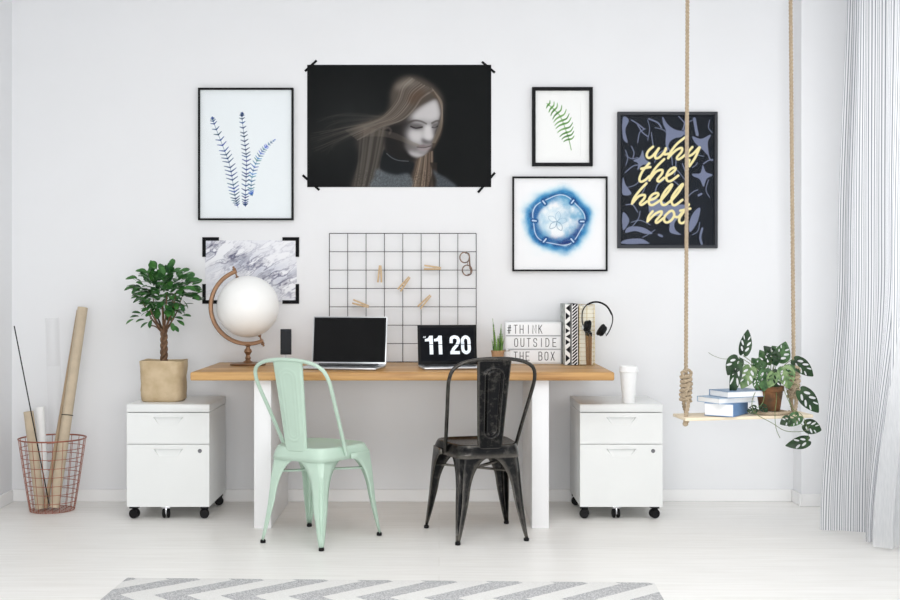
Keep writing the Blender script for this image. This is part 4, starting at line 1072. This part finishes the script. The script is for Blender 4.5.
# ------------------------------------------------------------------ potted ficus on the left cabinet
fi = thing('potted_ficus', 'leafy ficus with braided trunk in a paper bag on the left cabinet', 'plant', (-1.412, -.31, CZ))
bm = nb(); rings = []; nseg = 56
for j, z in enumerate([0, .008, .03, .06, .09, .12, .15, .175, .195, .208, .205, .185, .16]):
    k = 1+.012*math.sin(z*40)
    if j == 0: k = .92
    hw = (.105+.007*z/.2)*k-(.008 if j >= 10 else 0)
    ring = []
    for i in range(nseg):
        a = 2*PI*i/nseg; c, s = math.cos(a), math.sin(a); e = 4.5
        x = math.copysign(abs(c)**(2/e), c)*hw; y = math.copysign(abs(s)**(2/e), s)*hw*.85
        n = .0012*math.sin(i*1.7+z*50)+.0014*math.sin(i*.6-z*80)
        ring.append(bm.verts.new((x*(1+n/hw), y*(1+n/hw), z+(.0025*math.sin(i*.35) if j >= 7 else 0))))
    rings.append(ring)
for a, b in zip(rings, rings[1:]):
    for i in range(nseg): bm.faces.new((a[i], a[(i+1) % nseg], b[(i+1) % nseg], b[i]))
bm.faces.new(list(reversed(rings[0])))
obj('paper_bag_pot', bm, BAG, fi, angle=60)
bm = nb(); box(bm, (-.088, -.072, .10), (.088, .072, .185), .01); obj('soil', bm, SOIL, fi)
bm = nb(); tips = []
for s in range(3):
    P = []
    for k in range(40):
        z = .165+k*.0052; a = s*2*PI/3+k*.34; r_ = .011
        P.append((r_*math.cos(a), r_*math.sin(a), z))
    tube(bm, P, [.0105-.00006*k for k in range(40)], 8)
base = Vector((0, 0, .365))
for k in range(11):
    a = k*2.4; sp2 = .5+.5*((k*37) % 10)/10
    e = Vector((math.cos(a)*.115*sp2, math.sin(a)*.10*sp2, .47+.11*((k*53) % 7)/7))
    mid = base.lerp(e, .5)+Vector((math.cos(a)*.012, math.sin(a)*.012, -.01))
    tube(bm, catmull([base+Vector((0, 0, -.02)), mid, e], 5), [.006-.0004*i for i in range(11)], 6); tips.append(e)
for px_, pz_ in ((-.075, .395), (.06, .39)):
    tube(bm, catmull([base+Vector((0, 0, -.03)), Vector((px_*.5, -.02, .38)), Vector((px_, -.03, pz_-.01))], 5), .0035, 6)
obj('trunk', bm, BARK, fi)
def leaf(bm, p, d, up, L, W, curl=.25, fold=.25, prof=None):
    d = d.normalized(); s = d.cross(up)
    if s.length < 1e-3: s = Vector((1, 0, 0))
    s.normalize(); n = s.cross(d); prof = prof or [(0, .10), (.2, .62), (.45, .97), (.7, 1.0), (.88, .66), (1, .06)]
    rows = []
    for t, w in prof:
        c = p+d*L*t-n*curl*L*t*t
        rows.append([bm.verts.new(c-s*W*w*.5+n*fold*W*w*.5), bm.verts.new(c), bm.verts.new(c+s*W*w*.5+n*fold*W*w*.5)])
    for a, b in zip(rows, rows[1:]):
        for i in range(2): bm.faces.new((a[i], a[i+1], b[i+1], b[i]))
bm = nb(); rnd = random.Random(5)
for k in range(330):
    while True:
        v = Vector((rnd.uniform(-1, 1), rnd.uniform(-1, 1), rnd.uniform(-1, 1)))
        if .25 < v.length < 1: break
    c = Vector((v.x*.155, v.y*.13, v.z*.115))+Vector((0, 0, .535))
    if v.z < -.3: c.x *= .8
    d = Vector((v.x, v.y*.9, v.z*.45+.12))+Vector((rnd.uniform(-.5, .5), rnd.uniform(-.5, .5), rnd.uniform(-.4, .4)))
    L = rnd.uniform(.044, .064)
    leaf(bm, c, d, Vector((rnd.uniform(-.4, .4), rnd.uniform(-.9, .2), 1)), L, L*rnd.uniform(.46, .6), rnd.uniform(-.05, .35), rnd.uniform(.05, .3))
for (a, b, c_, dx_, dz_) in ((-.09, -.04, .40, -1, -.1), (-.12, -.03, .415, -1, .1), (-.105, -.05, .43, -1, .35), (-.07, -.05, .385, -1, -.5), (-.05, -.05, .40, -.4, -1), (.05, -.05, .385, .3, -.8), (.062, -.04, .41, 1, .0), (.075, -.04, .395, .9, -.4), (-.15, -.02, .40, -1, -.4), (.10, -.03, .42, 1, .1), (.055, -.05, .37, .8, -.6)):
    leaf(bm, Vector((a, b, c_)), Vector((dx_, -.2, dz_)), Vector((0, -.5, 1)), .046, .025)
for (a, c_, dx_, dz_) in ((-.16, .61, -1, .1), (-.17, .565, -1, -.15), (.15, .60, 1, .1), (.16, .55, 1, .0), (.10, .645, 1, .25), (.04, .66, .2, 1), (-.05, .655, -.4, 1), (-.11, .64, -1, .35), (.16, .52, 1, -.3)):
    for q in range(2): leaf(bm, Vector((a-.02*dx_, -.02+q*.03, c_)), Vector((dx_, -.1+q*.3, dz_+q*.2)), Vector((0, -.8, 1)), .052, .026)
fo_ = obj('foliage', bm, FICUS, fi, recalc=False, angle=180); fo_.location.z = .018

# ------------------------------------------------------------------ copper basket with rolls
BX, BY = -2.003, -.255
bk = thing('wire_basket', 'round copper wire basket on the floor in the left corner', 'basket', (BX, BY, 0))
bm = nb(); nv = 20
rad = lambda z: .110+(.167-.110)*(z/.372)**.9
for k in range(9):
    z = .004+.046*k; rr = rad(z)
    tube(bm, [(rr*math.cos(2*PI*i/48), rr*math.sin(2*PI*i/48), z) for i in range(48)], .0018 if k < 8 else .003, 6, closed=True)
for i in range(nv):
    a = 2*PI*i/nv; c, s = math.cos(a), math.sin(a)
    tube(bm, [(rad(z)*c, rad(z)*s, z) for z in [0.004+.0368*j for j in range(11)]], .0016, 6)
for i in range(7):
    o_ = -.09+.03*i; L = math.sqrt(.110**2-o_**2)
    tube(bm, [(o_, -L, .004), (o_, L, .004)], .0014, 6); tube(bm, [(-L, o_, .0055), (L, o_, .0055)], .0014, 6)
tube(bm, [(.169*math.cos(2*PI*i/48), .169*math.sin(2*PI*i/48), .374) for i in range(48)], .0032, 6, closed=True)
obj('wire_body', bm, COPPER, bk)
def roll(name, label, a, ya, b, yb, r_, m, hollow=True, cat='paper roll', grp='paper rolls in the basket'):
    p, q = pt(*a, ya), pt(*b, yb); L = (q-p).length; bm = nb()
    prof = [(r_, 0), (r_, L)]+([(r_*.86, L), (r_*.86, L-.25)] if hollow else [(r_*.2, L)])
    lathe(bm, prof, 32, Matrix.Translation(-p) @ hexm(p, q)); o = obj(name, bm, m); o.location = p
    tag(o, label, cat, grp); return o
tubeK = roll('paper_roll', 'tall kraft paper roll leaning right, tied to a second roll', (54, 507.5), -.295, (82.8, 307.5), -.11, .0262, KRAFT)
KD = mat('kraft_edge', srgb(178, 156, 128), .8, noise=.1)
roll('paper_roll', 'thin darker kraft roll tied to the left of the tall roll', (45.5, 508), -.28, (78.6, 310), -.085, .0105, KD)
roll('paper_roll', 'short kraft paper roll leaning left in the copper basket', (40.5, 508.5), -.262, (28.5, 411.5), -.262, .0250, KRAFT)
roll('paper_roll', 'short white paper roll behind the short kraft roll', (45.5, 505), -.195, (39.5, 407), -.16, .0240, PAPER)
roll('plastic_roll', 'tall faint roll of clear film standing between the kraft rolls', (58.5, 503), -.19, (52, 318), -.20, .036, CLEAR)
p, q = pt(49.5, 506, -.33), pt(14.2, 326, -.30); bm = nb(); tube(bm, [Vector((0, 0, 0)), q-p], .0032, 8)
o = obj('rod', bm, BLACK); o.location = p; tag(o, 'thin black rod leaning to the left wall in the basket', 'rod')
ta, tb = pt(54, 507.5, -.295), pt(82.8, 307.5, -.11); f_ = .455; c_ = ta.lerp(tb, f_); dd = (tb-ta).normalized()
bm = nb(); M = hexm((0, 0, 0), dd)
tube(bm, [M @ Vector((-.012*0+.0285*math.cos(2*PI*i/32)*1.0, .0285*math.sin(2*PI*i/32), 0)) for i in range(32)], .0022, 6, closed=True)
M2 = M @ Matrix.Translation((0, 0, 0))
o = obj('rubber_band', bm, RUBBER); o.location = c_; tag(o, 'dark elastic band around the tall kraft paper roll', 'rubber band')

# ------------------------------------------------------------------ swing shelf
SY = -1.06; SS = F/(SY-CAM_Y)
sx_ = lambda px: (px-439)/SS
swc = Vector((sx_(741), SY, .585)); yaw = math.radians(5.5); rl = math.radians(-.9)
sw = thing('swing', 'pale wooden swing seat hanging on two jute ropes at the right', 'swing', swc, yaw)
bm = nb(); box(bm, (-.287, -.095, -.014), (.298, .095, 0), .003)
for v in bm.verts: v.co = Matrix.Rotation(rl, 4, 'Y') @ v.co
obj('seat', bm, PLY, sw)
def rope_pts(path, step=.006):
    q = [Vector(p) for p in path]; out = [q[0]]; 
    for a, b in zip(q, q[1:]):
        n = max(1, int((b-a).length/step))
        for k in range(1, n+1): out.append(a.lerp(b, k/n))
    return out
def rope(bm, path, R=.0092, pitch=.05, step=.0045):
    P = rope_pts(path, step); N = len(P); nrm = None; dist = 0; frames = []
    for i in range(N):
        t = (P[min(i+1, N-1)]-P[max(i-1, 0)]).normalized()
        if nrm is None:
            a = Vector((0, 1, 0)) if abs(t.y) < .9 else Vector((1, 0, 0)); nrm = (a-t*a.dot(t)).normalized()
        else: nrm = (nrm-t*nrm.dot(t)).normalized()
        if i: dist += (P[i]-P[i-1]).length
        frames.append((P[i], nrm, t.cross(nrm), dist))
    for s in range(3):
        tube(bm, [p+(n*math.cos(2*PI*(d/pitch+s/3))+b*math.sin(2*PI*(d/pitch+s/3)))*R*.56 for p, n, b, d in frames], R*.47, 7)
Rz = Matrix.Rotation(-yaw, 4, 'Z')
def loc(v): return Rz @ (Vector(v)-swc)
ropes = []
for top, botx, zk, side in ((sx_(687), sx_(685), .70, -1), (sx_(791), sx_(795), .71, 1)):
    zb_ = .585+ (.0045*side)
    dy = .02*side
    bm = nb(); kx = botx
    rope(bm, [loc((top, SY+dy, ZC)), loc((kx, SY+dy, zk+.06))])
    rp = obj('rope', bm, JUTE, sw)
    # two ends spread down to the board
    bm = nb()
    for s in (-1, 1):
        rope(bm, [loc(v) for v in catmull([(kx+.004*s, SY+dy, zk-.02), (kx+s*-.006, SY+dy+s*.02, zb_+.055), (kx+s*.014, SY+dy+s*.055, zb_-.004), (kx+s*.014, SY+dy+s*.056, zb_-.03)], 6)])
        lathe(bm, [(.004, -.014), (.012, -.009), (.013, 0), (.008, .007)], 12, Matrix.Translation(loc((kx+s*.014, SY+dy+s*.056, zb_-.028))))
    obj('rope_end', bm, JUTE, rp)
    bm = nb(); P = []
    for k in range(6*14+1):
        a = 2*PI*k/14; z = zk-.055+k*.0014
        r_ = .0205+.002*math.sin(k*.37)
        P.append(loc((kx+r_*math.cos(a), SY+dy+r_*math.sin(a), z)))
    rope(bm, P, .0102, .04, .005)
    rope(bm, [loc(v) for v in catmull([(kx-.014, SY+dy-.012, zk+.055), (kx-.022, SY+dy-.022, zk+.075), (kx, SY+dy-.026, zk+.088), (kx+.02, SY+dy-.015, zk+.074), (kx+.014, SY+dy-.008, zk+.05)], 6)], .0075)
    rope(bm, [loc(v) for v in catmull([(kx+.016, SY+dy-.02, zk+.03), (kx, SY+dy-.03, zk+.0), (kx-.018, SY+dy-.022, zk-.035)], 6)], .0075)
    obj('knot', bm, JUTE, rp)
bz = lambda px: .585+(sx_(px)-swc.x)*math.tan(-rl)+.001      # top of the tilted board
# books
def book(label, cx_, z, W, L, T, rz, cov, spine_front=True):
    t = thing('book', label, 'book', (cx_, SY-.02, z), rz, 'blue books stacked on the swing'); c = .0022
    obj('pages', box(nb(), (-W/2+.003, -L/2+.003, c), (W/2-c, L/2-.003, T-c)), PAPER, t)
    bm = nb(); box(bm, (-W/2, -L/2, 0), (W/2, L/2, c)); box(bm, (-W/2, -L/2, T-c), (W/2, L/2, T)); box(bm, (W/2-c, -L/2, 0), (W/2+.001, L/2, T))
    bmesh.ops.remove_doubles(bm, verts=bm.verts, dist=1e-5)
    obj('cover', bm, cov, t, smooth=False)
    return t
BL1 = mat('blue_cloth', srgb(104, 140, 184), .6, noise=.08); BL2 = mat('pale_blue_cover', srgb(160, 182, 204), .5, noise=.05); BL3 = mat('slate_blue_cover', srgb(118, 144, 174), .45, noise=.05)
z = bz(718)+.002
book('thick book with a blue spine at the bottom of the stack', sx_(725), z, .135, .19, .056, math.radians(-33), BL1); z += .0565
book('thin pale blue book in the middle of the stack', sx_(725), z, .145, .21, .025, math.radians(118), BL2); z += .0255
book('slate blue book on top of the stack', sx_(736), z, .14, .20, .028, math.radians(112), BL3)

# monstera plant
mx0 = sx_(769); mo = thing('potted_monstera', 'trailing monstera with holed leaves in a rusty pot on the swing', 'plant', (mx0, SY-.01, bz(769)+.0155))
obj('pot', lathe(nb(), [(.044, 0), (.046, .004), (.058, .086), (.062, .088), (.064, .11), (.058, .11), (.055, .09), (.001, .09)], 40), TERRA, mo)
obj('soil', lathe(nb(), [(.056, .09), (.055, .098), (.001, .102)], 28), SOIL, mo)
rc = nb(); P = []
for k in range(2*40+1):
    a = 2*PI*k/40; r_ = .05+.0085*2*k/40*1.0
    P.append((r_*math.cos(a), r_*math.sin(a), .0075))
rope(rc, P, .0068, .03, .006)
rco = obj('rope_coil', rc, JUTE); rco.location = (mx0+.005, SY-.005, bz(769)+.0005); rco.rotation_euler = (0, rl, 0)
tag(rco, 'flat coil of jute rope under the rusty plant pot', 'rope coil')
def leafshape(kind):
    cu = bpy.data.curves.new('leafcurve', 'CURVE'); cu.dimensions = '2D'; cu.fill_mode = 'BOTH'; cu.resolution_u = 4
    def spl(P):
        s = cu.splines.new('POLY'); s.points.add(len(P)-1); s.use_cyclic_u = True
        for q, p in zip(s.points, P): q.co = (p[0], p[1], 0, 1)
    half = [(0, .06), (.14, -.02), (.32, .02), (.45, .17), (.5, .36), (.44, .56), (.3, .76), (.13, .92), (0, 1.0)]
    full = half+[(-x, y) for x, y in reversed(half[1:-1])]
    spl([(v.x, v.y) for v in catmull([(a, b, 0) for a, b in full], 4, True)])
    holes = [(.20, .25, .06, .14, -58), (.25, .47, .055, .15, -58), (.20, .68, .04, .11, -45)]
    if kind: holes = [(.19, .28, .065, .14, -50), (.24, .54, .06, .15, -50)]
    for hx, hy, a, b, ang in holes:
        for s in (-1, 1):
            P = []
            for k in range(12):
                t = 2*PI*k/12; x, y = a*math.cos(t), b*math.sin(t); g = math.radians(ang)
                X = hx+x*math.cos(g)-y*math.sin(g); Y = hy+x*math.sin(g)+y*math.cos(g); P.append((s*X, Y))
            spl(P)
    o = bpy.data.objects.new('leafcurve', cu); C.objects.link(o)
    dg = bpy.context.evaluated_depsgraph_get(); me = bpy.data.meshes.new_from_object(o.evaluated_get(dg))
    bpy.data.objects.remove(o); bpy.data.curves.remove(cu)
    return me
LS = [leafshape(0), leafshape(1)]
pot = mo.location.copy()
def mleaf(base_px, tip_px, wpx, m, dep, kind=0, yawf=0, bend=.18, roll_=0, off=(0, 0)):
    y1, y2 = SY+dep, SY+dep+yawf
    p = pt(*base_px, y1)-pot; q = pt(*tip_px, y2)-pot; L = (q-p).length; W = wpx/SS
    d = (q-p).normalized(); side = d.cross(Vector((0, -1, 0))).normalized(); side = (Matrix.Rotation(roll_, 3, d) @ side); n = side.cross(d)
    if n.y > 0: n = -n
    bm = nb(); bm.from_mesh(LS[kind])
    bmesh.ops.subdivide_edges(bm, edges=[e for e in bm.edges if e.calc_length() > .2], cuts=2)
    for v in bm.verts:
        x, y = v.co.x, v.co.y
        v.co = p+d*L*y+side*W*x+n*(-bend*L*(y-.3)**2+abs(x)*W*.28)
    bmesh.ops.remove_doubles(bm, verts=bm.verts, dist=1e-6)
    o = obj('leaf', bm, m, mo, recalc=False, angle=180)
    return p
att = []
def ml(*a, **k): att.append(mleaf(*a, **k))
ml((743, 355.5), (748.5, 329.5), 13, MONST, .02, 0)
ml((739, 357), (727.5, 375), 17, MONST, -.04, 1, roll_=.3)
ml((738, 362), (731.5, 398), 12, MONST, -.06, 1)
ml((751, 366), (742, 389), 17, MONST2, -.05, 0)
ml((777, 361), (787, 342), 21, MONST3, .0, 0, roll_=.4)
ml((776, 359), (764, 346), 12, MONST, .03, 1)
ml((772, 352), (777, 366), 14, MONST, -.03, 1)
ml((793, 359), (814, 376.5), 15, MONST, .0, 0)
ml((799, 389), (819.5, 413), 17, MONST, -.09, 0)
ml((762, 372), (752, 358), 14, MONST3, .03, 0)
ml((765, 368), (764, 392), 15, MONST3, -.07, 1)
ml((772, 370), (778, 392), 14, MONST, -.06, 0)
ml((783, 366), (790, 389), 18, MONST2, -.075, 0)
ml((768, 366), (760, 350), 13, MONST3, .05, 1)
ml((774, 372), (769, 388), 12, MONST2, -.085, 1)
ml((756, 378), (758, 392), 9, MONST3, -.06, 0)
ml((757, 408), (747, 411.5), 9, MONST, -.08, 0)
ml((787, 372), (795, 366), 13, MONST3, -.02, 1)
ml((800, 415), (788, 426), 14, MONST3, -.10, 0, roll_=.5)
ml((791, 419), (780, 424), 11, MONST, -.11, 1, roll_=.4)
ml((803, 424), (822, 430.5), 15, MONST, -.09, 0)
ml((810, 440), (786, 446), 13, MONST, -.09, 1)
ml((760, 405), (768, 412), 8, MONST, -.085, 1)
ml((762, 360), (753, 372), 13, MONST3, -.02, 0)
ml((781, 357), (772, 346), 12, MONST3, .03, 0)
bm = nb(); core = Vector((0, 0, .095))
for i, p in enumerate(att):
    if i in (8, 16, 18, 19, 20, 21, 22): continue
    c0 = core+Vector((p.x*.12, p.y*.2, 0)); mid = c0.lerp(p, .5)+Vector((0, 0, .03 if p.z > .1 else .05))
    tube(bm, catmull([c0, mid, p], 6), .0016, 6)
def vine(P, r=.0014):
    tube(bm, catmull([pt(a, b, SY+d)-pot for a, b, d in P], 6), r, 6)
vine([(783, 386, -.03), (786, 395, -.085), (793, 409, -.105), (801, 414, -.10), (806, 424, -.10), (808, 432, -.095), (808, 441, -.09)])
vine([(785, 388, -.03), (795, 384, -.07), (799, 389, -.09)])
vine([(757, 388, -.05), (752, 402, -.09), (755, 413, -.11), (772, 423, -.115), (786, 431, -.11), (804, 431, -.10), (809, 426, -.095)])
vine([(786, 386, -.03), (790, 402, -.105), (797, 418, -.11), (803, 426, -.10)])
vine([(776, 389, -.045), (776.5, 400, -.10), (775, 413, -.115), (776, 428, -.115), (780, 438, -.115)])
vine([(740, 357, -.0), (725, 359, .0), (714, 356, .0), (708.5, 352.5, .0)], .001)
vine([(765, 388, -.04), (763, 402, -.09), (757, 408, -.085)])
obj('stem', bm, STEM, mo)
